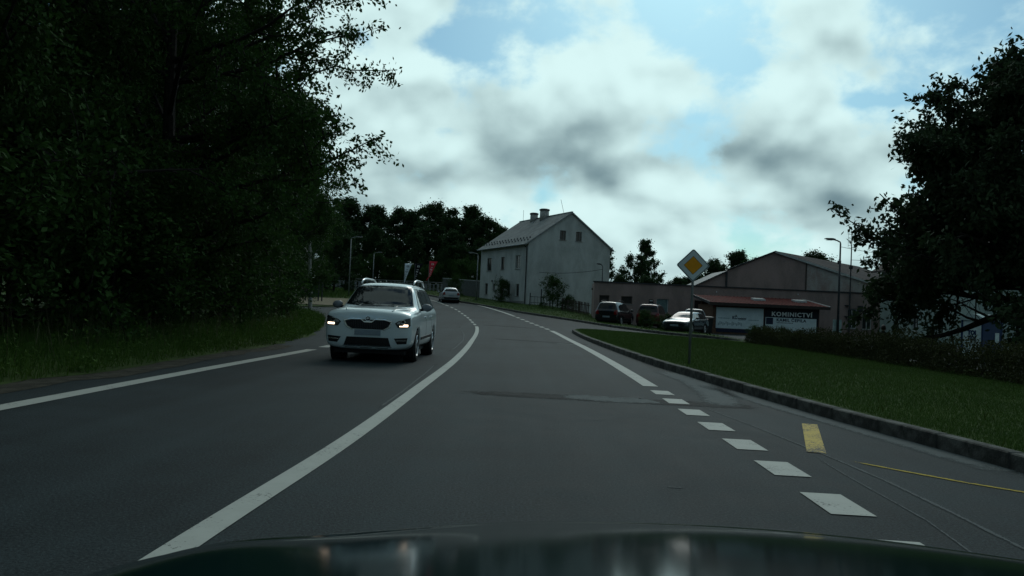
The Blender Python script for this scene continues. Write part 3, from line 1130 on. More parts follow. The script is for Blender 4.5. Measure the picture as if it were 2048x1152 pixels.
# ---- the camera car: its own front end below the lens
GREEN_CAR = M('dark_green_paint', (.003, .014, .015), .10, var=.03, spec=.30, coat=.0)
own = tag(empty('camera_car', (.34, 0, 0)), 'dark green glossy car front whose bonnet fills the bottom edge', 'car')
V, F = [], []
nu, HWB = 29, .96
ss = [0, .12, .25, .38, .5, .62, .73, .83, .91, .97, 1.0]
tt = [.08, .2, .36, .55, .78, 1.0]
rows = len(ss) + len(tt)
cols = []
for k in range(nu):
    u = -1 + 2 * k / (nu - 1)
    x = HWB * u
    yl = 1.50 - .46 * abs(u) ** 2.3
    col = []
    for s_ in ss:
        y = .50 + (yl - .50) * s_
        z = .830 + .135 * (1.5 - y) - .062 * x * x + .014 * math.exp(-((abs(u) - .80) / .10) ** 2) - .012 * s_ ** 10
        z -= .05 * max(0, (abs(u) - .90) / .10) ** 2
        col.append((x, y, z))
    zl = col[-1][2]
    for t in tt:
        col.append((x * (1 - .03 * t), yl + .34 * t ** .7, zl - .012 * t - .50 * t ** 1.8))
    cols.append(col)
for i in range(rows):
    for k in range(nu):
        V.append(cols[k][i])
for i in range(rows - 1):
    for k in range(nu - 1):
        F.append((i * nu + k, i * nu + k + 1, (i + 1) * nu + k + 1, (i + 1) * nu + k))
mb = MB().add(V, F)
bo = mb.build('bonnet', GREEN_CAR, own, True)
md = bo.modifiers.new('s', 'SUBSURF')
md.levels = md.render_levels = 2
# wings down to the sills
for sg in (-1, 1):
    mb = MB()
    vs = []
    for i in range(rows):
        a = V[i * nu + (nu - 1 if sg > 0 else 0)]
        vs += [a, (a[0] + sg * .012, a[1], a[2] * .55 + .12), (a[0] * .97, a[1], .22)]
    mb.add(vs, [(i * 3 + j, i * 3 + j + 1, i * 3 + j + 4, i * 3 + j + 3) for i in range(rows - 1) for j in range(2)])
    mb.build('wing', GREEN_CAR, own, True)
mb = MB().box(-.60, .60, 1.66, 1.80, .18, .32)
mb.build('bumper_lip', TRIM, own)
mb = MB().box(-.78, .78, .40, .495, .25, .90)
mb.build('scuttle', TRIM, own)
ty, rm, bd = wheel_meshes(.31, .20)
for sg in (-1, 1):
    wh = link('wheel', ty, RUBBER, own, (sg * .86, 1.0, .31), True)
    wh.rotation_euler = (0, 0, 0 if sg > 0 else PI)
    link('rim', rm, ALLOY, wh)

# ================================================================== buildings
def clip_poly(poly, a, b, c):
    """keep the side a*x + b*y <= c"""
    out_ = []
    for i in range(len(poly)):
        p, q = poly[i], poly[(i + 1) % len(poly)]
        dp, dq = a * p[0] + b * p[1] - c, a * q[0] + b * q[1] - c
        if dp <= 0:
            out_.append(p)
        if (dp < 0 < dq) or (dq < 0 < dp):
            t = dp / (dp - dq)
            out_.append((p[0] + (q[0] - p[0]) * t, p[1] + (q[1] - p[1]) * t))
    return out_


def wall(mb, outline, openings, d0, d1, axis):
    """wall slab with real openings; outline is convex (u,z); openings (u0,u1,z0,z1)"""
    us = sorted({p[0] for p in outline} | {q for o in openings for q in o[:2]})
    zs = sorted({p[1] for p in outline} | {q for o in openings for q in o[2:]})
    n = len(outline)
    area = sum(outline[i][0] * outline[(i + 1) % n][1] - outline[(i + 1) % n][0] * outline[i][1] for i in range(n))
    out_ = outline if area > 0 else outline[::-1]
    for u0, u1 in zip(us[:-1], us[1:]):
        for z0, z1 in zip(zs[:-1], zs[1:]):
            cu, cz = (u0 + u1) / 2, (z0 + z1) / 2
            if any(o[0] < cu < o[1] and o[2] < cz < o[3] for o in openings):
                continue
            p = [(u0, z0), (u1, z0), (u1, z1), (u0, z1)]
            for i in range(n):
                a, b = out_[i], out_[(i + 1) % n]
                ex, ez = b[0] - a[0], b[1] - a[1]
                p = clip_poly(p, ez, -ex, ez * a[0] - ex * a[1])
                if len(p) < 3:
                    break
            if len(p) >= 3:
                mb.prism(p, d0, d1, axis)


PANE = M('window_pane', (.012, .017, .020), .08, var=.1, spec=.8)
FRAME_W = M('white_window_frame', (.55, .56, .55), .6, var=.1)
FRAME_B = M('brown_window_frame', (.10, .085, .07), .7, var=.2)
SILL = M('sill_stone', (.26, .26, .25), .9, var=.2)
METAL_D = M('dark_metal', (.05, .055, .06), .5, metal=.4, var=.2)
METAL_G = M('galvanised_steel', (.22, .235, .24), .5, metal=.5, var=.15, scale=3)


def window(parent, u0, u1, z0, z1, d, dirn, axis, frame, pane=PANE, mull=True, name='window', sill=True, depth=.10):
    """frame set back in the opening at depth d + dirn*depth (dirn points inwards)"""
    fn = (lambda u, dd, z: (u, dd, z)) if axis == 'y' else (lambda u, dd, z: (dd, u, z))

    def bx(mb, a0, a1, dA, dB, c0, c1):
        lo, hi = min(dA, dB), max(dA, dB)
        if axis == 'y':
            mb.box(a0, a1, lo, hi, c0, c1)
        else:
            mb.box(lo, hi, a0, a1, c0, c1)
    e = .055
    mb = MB()
    dA, dB = d + dirn * depth, d + dirn * (depth + .06)
    bx(mb, u0 - .01, u0 + e, dA, dB, z0, z1)
    bx(mb, u1 - e, u1 + .01, dA, dB, z0, z1)
    bx(mb, u0 + e, u1 - e, dA, dB, z0 - .01, z0 + e)
    bx(mb, u0 + e, u1 - e, dA, dB, z1 - e, z1 + .01)
    if mull:
        m_ = (u0 + u1) / 2
        bx(mb, m_ - .03, m_ + .03, dA, dB, z0 + e, z1 - e)
    w_ = mb.build(name, frame, parent)
    mb = MB()
    bx(mb, u0 + e, u1 - e, d + dirn * (depth + .025), d + dirn * (depth + .035), z0 + e, z1 - e)
    mb.build('pane', pane, w_)
    if sill:
        mb = MB()
        bx(mb, u0 - .08, u1 + .08, d - dirn * .06, d + dirn * depth, z0 - .06, z0 - .012)
        mb.build('sill', SILL, w_)
    return w_


def lathe_part(name, prof, c, mat, parent, sides=16):
    return MB().lathe(prof, c, 'z', sides).build(name, mat, parent, True)


def stucco(name, c, stain):
    m = bpy.data.materials.new(name)
    m.use_nodes = True
    t = m.node_tree
    q = NG(t)
    b = t.nodes['Principled BSDF']
    o = q.n('ShaderNodeTexCoord').outputs['Object']
    mp = q.n('ShaderNodeMapping')
    mp.inputs['Scale'].default_value = (1, 1, .45)
    t.links.new(o, mp.inputs[0])
    a = q.noise(mp.outputs[0], .7, 7, .68, .25)
    f = q.noise(o, 9, 5, .7)
    k = q.m('ADD', q.m('MULTIPLY', a, .75), q.m('MULTIPLY', f, .25))
    t.links.new(q.mix(q.sstep(k, .38, .62), stain, c), b.inputs['Base Color'])
    b.inputs['Roughness'].default_value = .93
    b.inputs['Specular IOR Level'].default_value = .2
    bn = q.n('ShaderNodeBump')
    bn.inputs['Strength'].default_value = .35
    bn.inputs['Distance'].default_value = .02
    t.links.new(q.noise(o, 40, 4, .7), bn.inputs['Height'])
    t.links.new(bn.outputs[0], b.inputs['Normal'])
    return m


WHITE_WALL = stucco('grey_white_plaster', (.50, .525, .52), (.36, .38, .375))
PINK_WALL = stucco('old_pink_plaster', (.36, .265, .245), (.25, .195, .18))
PATCH_WALL = stucco('patched_plaster', (.44, .43, .41), (.31, .235, .215))
PALE_WALL = stucco('pale_green_plaster', (.34, .42, .39), (.25, .31, .29))
SLATE = M('fibre_cement_slate', (.13, .14, .14), .85, col2=(.19, .20, .20), scale=1.2, bump=.5, bscale=14)
RED_ROOF = M('red_sheet_roof', (.10, .022, .020), .8, var=.3, scale=3, spec=.06)
BROWN_ROOF = M('brown_felt_roof', (.058, .048, .048), .95, col2=(.085, .072, .07), scale=.8, bump=.4, bscale=10, spec=.06)

# ---- the two-storey white house
Z0 = 1.0
hs = tag(empty('white_house', (1.42, 78, 0), math.atan2(5.0, 11)), 'two-storey grey-white plastered house with a slate gable roof by the bend', 'house')
WG, LG, EAVE, RIDGE = 9.3, 12.1, 7.72, 10.98
gw = [(3.43, 4.10, 8.2, 9.15), (5.24, 5.92, 8.2, 9.15)]
mb = MB()
wall(mb, [(0, Z0), (WG, Z0), (WG, EAVE), (WG / 2, RIDGE - .05), (0, EAVE)], gw, 0, .3, 'y')
lw = [(9.05, 10.27, 5.15, 6.5), (5.61, 6.49, 5.18, 6.5), (1.72, 2.88, 5.15, 6.52), (9.84, 10.55, 2.6, 3.78), (7.9, 8.4, 3.1, 3.75),
      (5.78, 6.58, 1.72, 3.64), (3.86, 4.62, 2.5, 3.66), (1.78, 2.5, 2.42, 3.65)]
wall(mb, [(.3, Z0), (LG, Z0), (LG, EAVE), (.3, EAVE)], lw, .002, .3, 'x')
mb.box(WG - .3, WG - .002, .3, LG, Z0, EAVE)
wall(mb, [(.3, Z0), (WG - .3, Z0), (WG - .3, EAVE), (WG / 2, RIDGE - .3), (.3, EAVE)], [], LG - .3, LG - .01, 'y')
mb.build('wall', WHITE_WALL, hs)
for o_ in gw:
    window(hs, *o_, 0, 1, 'y', FRAME_B, mull=True)
for i, o_ in enumerate(lw):
    if i == 5:
        window(hs, *o_, .002, 1, 'x', FRAME_B, M('brown_door', (.06, .045, .035), .7), False, 'door', False)
    else:
        window(hs, *o_, .002, 1, 'x', FRAME_W if i == 2 else FRAME_B, mull=i < 3)
rf = MB()
ov = .35
sl_ = (RIDGE - EAVE) / (WG / 2)
for sg in (-1, 1):
    xe = WG / 2 + sg * (WG / 2 + ov)
    ze = EAVE - sl_ * ov
    p = [(WG / 2, RIDGE), (WG / 2, RIDGE + .10), (xe, ze + .10), (xe, ze)]
    rf.prism(p, -.12, LG + .15, 'y')
roof = rf.build('roof', SLATE, hs)
MB().box(WG / 2 - .09, WG / 2 + .09, -.13, LG + .16, RIDGE + .06, RIDGE + .15).build('ridge_cap', METAL_G, roof)
for sg in (-1, 1):
    xe = WG / 2 + sg * (WG / 2 + ov)
    mb = MB().prism([(WG / 2, RIDGE - .06), (WG / 2, RIDGE + .115), (xe, EAVE - sl_ * ov + .115), (xe, EAVE - sl_ * ov - .06)], -.16, -.125, 'y')
    mb.build('verge_board', METAL_G, roof)
xe = -ov - .08
MB().tube([(xe, -.1, EAVE - sl_ * ov + .02), (xe, LG + .12, EAVE - sl_ * ov - .02)], .075, 8).build('gutter', METAL_G, hs)
MB().tube([(xe, .15, EAVE - sl_ * ov - .04), (-.08, .15, EAVE - .55), (-.08, .15, Z0 + .3)], .055, 8).build('downpipe', METAL_D, hs)
for k in range(16):  # snow guards
    yv = .5 + k * .75
    for row in (.55, .95):
        zz = EAVE - sl_ * ov + .10 + sl_ * row
        MB().box(-ov + row - .05, -ov + row + .03, yv + (row - .55) * .9, yv + .12 + (row - .55) * .9, zz, zz + .14).build('snow_guard', METAL_D, roof)
for (t, rr, hh) in ((5.6, .50, 1.15), (8.1, .43, .95)):
    cz = RIDGE - .35
    ch = lathe_part('chimney', [(0, cz), (rr, cz), (rr * .97, cz + hh), (0, cz + hh)], (WG / 2 - .25, t, 0), M('chimney_plaster', (.36, .37, .36), .9, var=.2), roof, 18)
    lathe_part('chimney_cap', [(0, cz + hh - .08), (rr * 1.12, cz + hh - .08), (rr * 1.12, cz + hh + .06), (rr * .8, cz + hh + .12), (0, cz + hh + .13)], (WG / 2 - .25, t, 0), METAL_D, ch, 18)
MB().tube([(WG / 2 - .9, 7.0, RIDGE - .6), (WG / 2 - .9, 6.1, RIDGE - .05)], .02, 6).build('roof_ladder', METAL_D, roof)
MB().tube([(WG / 2, 11.4, RIDGE), (WG / 2, 11.4, RIDGE + 1.35)], .018, 5).build('antenna', METAL_D, roof)
MB().tube([(WG / 2, 1.6, RIDGE), (WG / 2 - .55, 1.4, RIDGE + 1.45)], .018, 5).build('antenna', METAL_D, roof)
MB().box(-.06, .0, 8.5, 8.72, 3.9, 4.12).build('wall_lamp', METAL_D, hs)
MB().box(-.035, .03, .32, LG, Z0, 1.95).build('plinth', M('plinth_render', (.24, .25, .245), .95, var=.2), hs)

# ---- the long pink workshop with its gabled hall
pk = tag(empty('pink_workshop', (0, 65, 0)), 'long flat-roofed pink workshop with a low gabled hall behind it', 'building')
PB, PT = -1.2, 3.62
po = [(7.12, 7.93, 1.96, 2.57), (8.9, 9.8, 1.96, 2.57), (11.77, 12.75, .25, 2.49), (14.82, 15.72, .9, 2.51), (27.35, 28.1, .75, 2.34), (28.55, 29.3, .72, 2.3)]
mb = MB()
wall(mb, [(6.68, PB), (30.2, PB), (30.2, PT), (6.68, PT)], po, 0, .3, 'y')
mb.add([(6.69, .3, PB), (6.69, .3, PT), (7.1, 5.5, PT), (7.1, 5.5, PB), (6.95, .3, PB), (6.95, .3, PT), (7.4, 5.5, PT), (7.4, 5.5, PB)],
       [(0, 1, 2, 3), (4, 7, 6, 5), (0, 4, 5, 1), (3, 2, 6, 7), (1, 5, 6, 2)])
mb.box(29.9, 30.19, .3, 5.5, PB, PT)
mb.box(7.1, 30.19, 5.5, 5.8, PB, PT)
mb.build('wall', PINK_WALL, pk)
MB().box(7.0, 29.9, .3, 5.5, PT - .5, PT - .36).build('flat_roof', BROWN_ROOF, pk)
MB().box(6.58, 30.3, -.10, .36, PT, PT + .09).build('coping', METAL_D, pk)
for i, o_ in enumerate(po):
    if i == 2:
        d_ = window(pk, *o_, 0, 1, 'y', FRAME_W, M('grey_green_door', (.13, .20, .20), .55), False, 'door', False)
        MB().box(o_[1] - .17, o_[1] - .12, .06, .13, 1.28, 1.42).build('door_handle', METAL_G, d_)
    elif i == 3:
        window(pk, *o_, 0, 1, 'y', FRAME_W, PANE, False)
    elif i < 2:
        window(pk, *o_, 0, 1, 'y', FRAME_B, M('dark_louvre', (.03, .028, .026), .6), False)
    else:
        window(pk, *o_, 0, 1, 'y', FRAME_W, PANE, True)
sg_ = MB().box(11.16, 11.52, -.04, -.005, 1.95, 2.40).build('notice', M('notice_black', (.02, .02, .022), .6, var=0), pk)
MB().box(11.21, 11.47, -.055, -.041, 2.25, 2.34).build('notice_text', FRAME_W, sg_)
MB().box(11.23, 11.45, -.055, -.041, 2.03, 2.08).build('notice_text', FRAME_W, sg_)
lg = MB().box(28.12, 28.45, -.25, -.003, 2.12, 2.62)
lg.build('lantern', METAL_D, pk)
MB().tube([(23.2, -.16, 3.3), (23.25, -.02, 3.34)], .05, 6).build('wall_lamp', FRAME_W, pk)
MB().tube([(16.6, -.16, 3.2), (16.62, -.02, 3.26)], .05, 6).build('wall_lamp', FRAME_W, pk)
# hall: gable wall in three fields
mb = MB()
mb.prism([(15.0, 2.6), (17.74, 2.6), (17.74, 4.98), (15.0, 3.62)], 1.5, 1.8, 'y')
mb.prism([(17.82, 2.6), (24.35, 2.6), (24.35, 6.02), (21.7, 6.76), (17.82, 5.14)], 1.46, 1.8, 'y')
mb.build('gable_wall', PINK_WALL, pk)
mb = MB()
mb.prism([(24.43, 2.6), (30.9, 2.6), (30.9, 4.16), (24.43, 5.99)], 1.46, 1.8, 'y')
mb.build('gable_wall', PATCH_WALL, pk)
MB().box(17.70, 17.86, 1.42, 1.46, 3.1, 5.06).build('downpipe', METAL_D, pk)
MB().box(24.33, 24.45, 1.43, 1.455, 3.1, 6.0).build('joint', M('joint_dark', (.07, .06, .055), .9), pk)
# roof planes run back to the right
mb = MB()
A, B, C2, D = (21.7, 1.30, 6.80), (31.1, 1.30, 4.13), (44.6, 16, 4.13), (35.0, 16, 6.86)
up = .10
mb.add([A, B, C2, D] + [(q[0], q[1], q[2] + up) for q in (A, B, C2, D)], [(0, 3, 2, 1), (4, 5, 6, 7), (0, 1, 5, 4), (1, 2, 6, 5), (2, 3, 7, 6), (3, 0, 4, 7)])
A2, B2, C3, D2 = (21.7, 1.305, 6.80), (17.78, 1.305, 5.12), (31.2, 16, 5.12), (35.0, 15.99, 6.86)
mb.add([A2, D2, C3, B2] + [(q[0], q[1], q[2] + up - .002) for q in (A2, D2, C3, B2)], [(0, 3, 2, 1), (4, 5, 6, 7), (0, 1, 5, 4), (1, 2, 6, 5), (2, 3, 7, 6), (3, 0, 4, 7)])
rfo = mb.build('hall_roof', BROWN_ROOF, pk)
MB().prism([(21.7, 6.74), (21.7, 6.92), (31.12, 4.25), (31.12, 4.07)], 1.24, 1.295, 'y').build('verge_board', M('pale_flashing', (.42, .44, .43), .6, var=.15), rfo)
MB().prism([(15.0, 3.60), (17.74, 4.98), (17.74, 5.08), (15.0, 3.70)], 1.24, 6, 'y').build('lean_to_roof', METAL_D, pk)
MB().prism([(17.78, 5.12), (21.7, 6.80), (21.7, 6.91), (17.78, 5.23)], 1.25, 1.298, 'y').build('verge_board', METAL_D, rfo)
mb = MB()
mb.prism([(31.2, 1.0), (44.4, 1.0), (44.4, 4.1), (35.2, 6.7), (31.2, 5.0)], 15.6, 15.9, 'y')
mb.add([(30.6, 1.8, PB), (30.6, 1.8, 4.18), (43.8, 15.6, 4.18), (43.8, 15.6, PB), (30.9, 1.8, PB), (30.9, 1.8, 4.15), (44.1, 15.6, 4.15), (44.1, 15.6, PB)], [(0, 1, 2, 3), (4, 7, 6, 5), (1, 5, 6, 2), (0, 4, 5, 1), (3, 2, 6, 7)])
mb.build('side_wall', PINK_WALL, pk)


def text_mesh(name, s, size, loc, mat, parent, rot=(PI / 2, 0, 0), ext=.008, spacing=1.0, shear=0.0, align='LEFT', width=None, bold=0.0):
    cu = bpy.data.curves.new(name, 'FONT')
    cu.body = s
    cu.size = size
    cu.extrude = ext
    cu.space_character = spacing
    cu.shear = shear
    cu.align_x = align
    cu.offset = bold
    cu.resolution_u = 2
    o = bpy.data.objects.new('tmp_text', cu)
    C.objects.link(o)
    bpy.context.view_layer.update()
    me = eval_mesh(o)
    drop(o)
    me.name = name
    if width:
        xs_ = [v.co.x for v in me.vertices]
        k = width / (max(xs_) - min(xs_))
        for v in me.vertices:
            v.co.x *= k
    ob = link(name, me, mat, parent, loc)
    ob.rotation_euler = rot
    return ob


# ---- chimney sweep's shed with the red roof and boards
sh_ = tag(empty('sweep_shed', (0, 58, 0)), 'low shed with a red roof and sign boards reading KOMINICTVÍ', 'shed')
BRICK = M('shed_brick', (.10, .055, .04), .9, col2=(.14, .09, .06), scale=5, bump=.5, bscale=20)
mb = MB()
mb.box(14.62, 22.35, 0, .2, -1.0, 2.12)
mb.box(14.62, 14.82, .2, 4.6, -1.0, 2.15)
mb.box(22.15, 22.349, .2, 4.6, -1.0, 2.3)
mb.box(14.82, 22.15, 4.4, 4.6, -1.0, 2.6)
mb.build('wall', BRICK, sh_)
mb = MB().prism([(-.55, 2.16), (4.9, 2.78), (4.9, 2.88), (-.55, 2.26)], 14.25, 22.85, 'x')
rr_ = mb.build('roof', RED_ROOF, sh_)
MB().box(14.2, 22.9, -.62, -.555, 2.05, 2.27).build('fascia', M('dark_fascia', (.045, .035, .032), .7), rr_)
MB().prism([(-.6, 2.12), (4.95, 2.74), (4.95, 2.93), (-.6, 2.31)], 22.855, 22.90, 'x').build('verge_trim', M('pale_flashing', (.42, .44, .43), .6), rr_)
MB().prism([(-.6, 2.12), (4.95, 2.74), (4.95, 2.93), (-.6, 2.31)], 14.20, 14.245, 'x').build('verge_trim', METAL_D, rr_)
for k in range(28):
    xk = 14.4 + k * .3
    MB().prism([(-.55, 2.255), (4.9, 2.875), (4.9, 2.91), (-.55, 2.29)], xk, xk + .05, 'x').build('roof_rib', RED_ROOF, rr_)
for xk in (18.2, 21.3):
    mb = MB().prism([(2.0, 2.56), (2.9, 2.66), (2.9, 2.80), (2.0, 2.70)], xk, xk + .85, 'x')
    mb.build('skylight', M('skylight_white', (.45, .48, .48), .25, var=0), rr_)
NAVY = M('navy_board', (.010, .014, .022), .55, var=.2)
BOARD = M('white_board', (.66, .76, .78), .55, col2=(.56, .66, .68), scale=1.5)
INK = M('dark_ink', (.02, .03, .06), .6, var=0)
INKT = M('teal_ink', (.10, .22, .26), .6, var=0)
nb_ = MB().box(18.36, 22.28, -.05, -.004, .15, 2.08).build('navy_board', NAVY, sh_)
b1 = MB().box(14.86, 18.28, -.07, -.004, .42, 1.94).build('white_board', BOARD, sh_)
MB().box(14.9, 18.26, -.06, -.004, .15, .40).build('navy_board', M('blue_board', (.012, .02, .045), .5, var=.1), sh_)
text_mesh('lettering', 'KČ', .30, (16.02, -.075, 1.12), INK, b1, bold=.012, width=.36)
text_mesh('lettering', 'kominictví', .22, (16.42, -.075, 1.10), INK, b1, bold=.006, width=.62)
for (x0, x1, zz, hh) in ((15.0, 15.85, 1.13, .05), (17.2, 17.95, 1.06, .05), (16.45, 17.0, 1.02, .03)):
    n_ = 8
    for k in range(n_):
        a = x0 + (x1 - x0) * k / n_
        MB().box(a, a + (x1 - x0) / n_ * .75, -.075, -.0705, zz, zz + hh * (1 if k % 3 else .7)).build('small_print', INKT, b1)
for k in range(16):
    a = 15.0 + k * .11
    MB().box(a, a + .07, -.075, -.0705, .62 + .05 * (k % 3), .80 + .04 * ((k * 7) % 4)).build('small_print', M('pale_print', (.27, .36, .38), .6, var=0), b1)
b2 = MB().box(18.44, 22.12, -.075, -.051, .30, 1.36).build('white_board', BOARD, nb_)
LET = M('white_lettering', (.85, .87, .86), .6, var=0)
text_mesh('lettering', 'KOMINICTVÍ', .43, (18.86, -.055, 1.47), LET, nb_, spacing=1.15, bold=.012, width=2.95)
text_mesh('lettering', 'KAMIL ČEPILA', .30, (19.22, -.08, 1.09), INK, b2, spacing=1.1, bold=.008, width=2.15)
for k in range(12):
    MB().box(19.25 + k * .1, 19.31 + k * .1, -.08, -.0755, .96, 1.02).build('small_print', INK, b2)
MB().box(18.47, 18.98, -.082, -.0755, .85, 1.33).build('picture_field', INK, b2)
MB().box(14.64, 14.80, -.06, -.004, 1.92, 2.08).build('house_number', M('number_red', (.25, .03, .03), .5, var=0), sh_)

# ---- house behind the chestnut
rh = tag(empty('gabled_house', (29.5, 50, 0)), 'pale green gabled house half hidden behind the big chestnut', 'house')
ow = [(11.0, 11.75, .8, 1.75), (8.0, 8.9, .8, 1.9), (4.6, 5.5, .8, 1.9), (1.4, 2.3, .8, 1.9), (8.0, 8.9, 3.4, 4.6), (4.6, 5.5, 3.4, 4.6)]
mb = MB()
wall(mb, [(0.3, -1.2), (14, -1.2), (14, 5.6), (0.3, 5.6)], ow, 0, .3, 'x')
mb.prism([(.001, -1.2), (10, -1.2), (10, 5.6), (5, 9.1), (.001, 5.6)], 0, .3, 'y')
mb.box(9.7, 9.999, .3, 13.7, -1.2, 5.6)
mb.prism([(.3, -1.2), (9.999, -1.2), (9.999, 5.6), (5, 9.1), (.3, 5.7)], 13.7, 13.99, 'y')
mb.build('wall', PALE_WALL, rh)
MB().box(-.05, -.003, -.04, 14.04, -1.2, .42).build('plinth', M('plinth_green', (.22, .30, .28), .9), rh)
for o_ in ow:
    window(rh, *o_, 0, 1, 'x', FRAME_W)
mb = MB()
for sg in (-1, 1):
    xe, ze = 5 + sg * 5.6, 9.2 - .7 * 5.6
    mb.prism([(5, 9.2), (5, 9.35), (xe, ze + .15), (xe, ze)], -.6, 14.5, 'y')
mb.build('roof', M('dark_brown_tiles', (.055, .045, .042), .9, col2=(.085, .065, .06), scale=2, bump=.6, bscale=12), rh)

# ---- portable toilet by the chestnut
tx, ty_ = 23.62, 40.0
tb = tag(empty('toilet_cabin', (tx, ty_, T(tx, ty_)), R(-62)), 'white and blue portable toilet cabin reading TOI TOI behind the hedge', 'cabin')
CABW = M('cabin_white', (.56, .66, .66), .5, var=.1)
CABB = M('cabin_blue', (.012, .035, .095), .5, var=.1)
# near corner at the origin; left face along -x, right face along +y turned by the root rotation
for (x0, x1, y0, y1) in ((-1.15, -1.05, 0, .1), (-.1, 0, 0, .1), (-1.15, -1.05, 1.55, 1.65), (-.1, 0, 1.55, 1.65)):
    MB().box(x0, x1, y0, y1, .08, 2.05).build('corner_post', CABB, tb)
MB().box(-1.05, -.1, .02, .08, .08, 2.05).build('door', CABW, tb)
MB().box(-.06, -.02, .1, 1.55, .08, 2.05).build('side_panel', CABB, tb)
MB().box(-1.13, -1.09, .1, 1.55, .08, 2.05).build('side_panel', CABB, tb)
MB().box(-1.05, -.1, 1.57, 1.63, .08, 2.05).build('back_panel', CABB, tb)
MB().box(-1.2, .05, -.05, 1.7, 0, .08).build('base', CABB, tb)
mb = MB().prism([(-1.2, 2.05), (.05, 2.05), (.05, 2.16), (-.3, 2.34), (-.575, 2.38), (-.85, 2.34), (-1.2, 2.16)], -.06, 1.71, 'y')
mb.build('roof', M('cabin_roof', (.36, .44, .44), .5, var=.1), tb)
for k, q in enumerate(('TOI', 'TOI')):
    text_mesh('lettering', q, .30, (-.80, .012, 1.32 - .28 * k), CABB, tb, bold=.02, width=.44)
MB().box(-.015, -.004, 1.02, 1.36, .95, 1.45).build('side_notice', CABW, tb)

# ================================================================== street furniture
def street_lamp(loc, h, arm, az, mat, label, group='street lamps', head=.55, r=.07):
    o = tag(empty('street_lamp', loc, az), label, 'street lamp', group)
    MB().tube([(0, 0, -.3), (0, 0, h * .5), (0, 0, h - .12)], [r, r * .8, r * .6], 8).build('pole', mat, o, True)
    MB().tube([(0, 0, h - .14), (.02, 0, h - .04), (arm * .5, 0, h + .05), (arm, 0, h + .10)], r * .5, 6).build('arm', mat, o, True)
    mb = MB().prism([(arm - .08, h + .06), (arm + head * .4, h + .08), (arm + head, h + .12), (arm + head * .9, h + .17), (arm + .1, h + .18), (arm - .08, h + .14)], -.12, .12, 'y')
    hd = mb.build('lamp_head', mat, o)
    MB().box(arm + .08, arm + head * .8, -.09, .09, h + .045, h + .07).build('lens', M('lamp_cover', (.5, .5, .48), .3, var=0), hd)
    return o


def lamp_at(x, y, ztop, *a, **k):
    street_lamp((x, y, T(x, y) - .05), ztop - T(x, y), *a, **k)


lr = street_lamp((19.62, 48, T(19.62, 48) - .05), 6.25, .42, PI, METAL_D, 'dark street lamp in front of the red-roofed shed', head=.55, r=.085)
MB().box(-.10, .10, -.14, -.05, 4.9, 5.1).build('junction_box', METAL_D, lr)
MB().box(-.26, .26, -.12, -.09, .75, 1.55).build('poster', M('poster_pale', (.38, .46, .45), .7, col2=(.25, .36, .36), scale=4), lr)
lamp_at(-16.3, 80, 7.6, .6, 0, METAL_G, 'tall thin street lamp at the edge of the left-hand trees', head=.5)
lamp_at(-18.3, 105, 7.7, .55, 0, METAL_G, 'street lamp standing before the far wood left of the flags', head=.5)
lamp_at(-3.62, 82, 6.65, .5, PI, METAL_G, 'street lamp at the left end of the white house', head=.5)
lamp_at(7.92, 70.5, 5.35, .22, PI, METAL_D, 'short street lamp rising behind the pink workshop', head=.35)

mast = tag(empty('antenna_mast', (27.35, 64.7, T(27.35, 64.7))), 'tall thin antenna mast bracketed to the pink workshop', 'mast')
MB().tube([(0, 0, 0), (0, 0, 5.8), (0, 0, 8.55)], [.06, .05, .035], 6).build('pole', METAL_D, mast)
for z in (1.6, 2.5):
    MB().box(-.28, .02, -.02, .30, z, z + .08).build('bracket', METAL_D, mast)
for z in (7.4, 7.7, 8.0, 8.3):
    MB().tube([(-.28, 0, z), (.06, 0, z)], .014, 4).build('dipole', METAL_D, mast)
MB().tube([(-.28, 0, 7.3), (-.28, 0, 8.4)], .012, 4).build('boom', METAL_D, mast)
MB().box(-.12, .12, -.1, .1, 5.5, 5.75).build('clamp', METAL_D, mast)


def wire(name, a, b, sag, label, rad=.012):
    pts = [(a[0] + (b[0] - a[0]) * t, a[1] + (b[1] - a[1]) * t, a[2] + (b[2] - a[2]) * t - 4 * sag * t * (1 - t)) for t in np.linspace(0, 1, 15)]
    tag(MB().tube(pts, rad, 5).build(name, METAL_D), label, 'wire')


wire('overhead_wire', (19.62, 48, 5.75), (32, 58, 6.3), .25, 'overhead wire from the dark street lamp to the chestnut', .014)
wire('overhead_wire', (27.35, 64.7, 6.3), (36, 60, 6.6), .2, 'overhead wire from the antenna mast to the gabled house', .016)
wire('overhead_wire', (-2.3, 86.2, 6.2), (7.85, 70.4, 4.95), .75, 'slack wire sagging across the white house front', .02)

# priority-road sign
ps_ = tag(empty('road_sign', (3.99, 17.75, T(3.99, 17.75) + .13), R(-3)), 'yellow and white diamond priority-road sign on a steel pole', 'sign')
mb = MB().tube([(0, 0, -.2), (.012, 0, 1.9), (.02, 0, 2.35)], .03, 12)
mb.build('pole', METAL_G, ps_, True)


def rdiamond(h, r, n=5):
    """rounded square standing on a corner"""
    a = h * math.sqrt(.5) - r
    pts = []
    for k in range(4):
        cx_, cy_ = [(a, a), (-a, a), (-a, -a), (a, -a)][k]
        for j in range(n + 1):
            an = k * PI / 2 + j * PI / 2 / n
            pts.append((cx_ + r * math.cos(an), cy_ + r * math.sin(an)))
    c = math.sqrt(.5)
    return [((x - y) * c, (x + y) * c + 2.20) for x, y in pts]


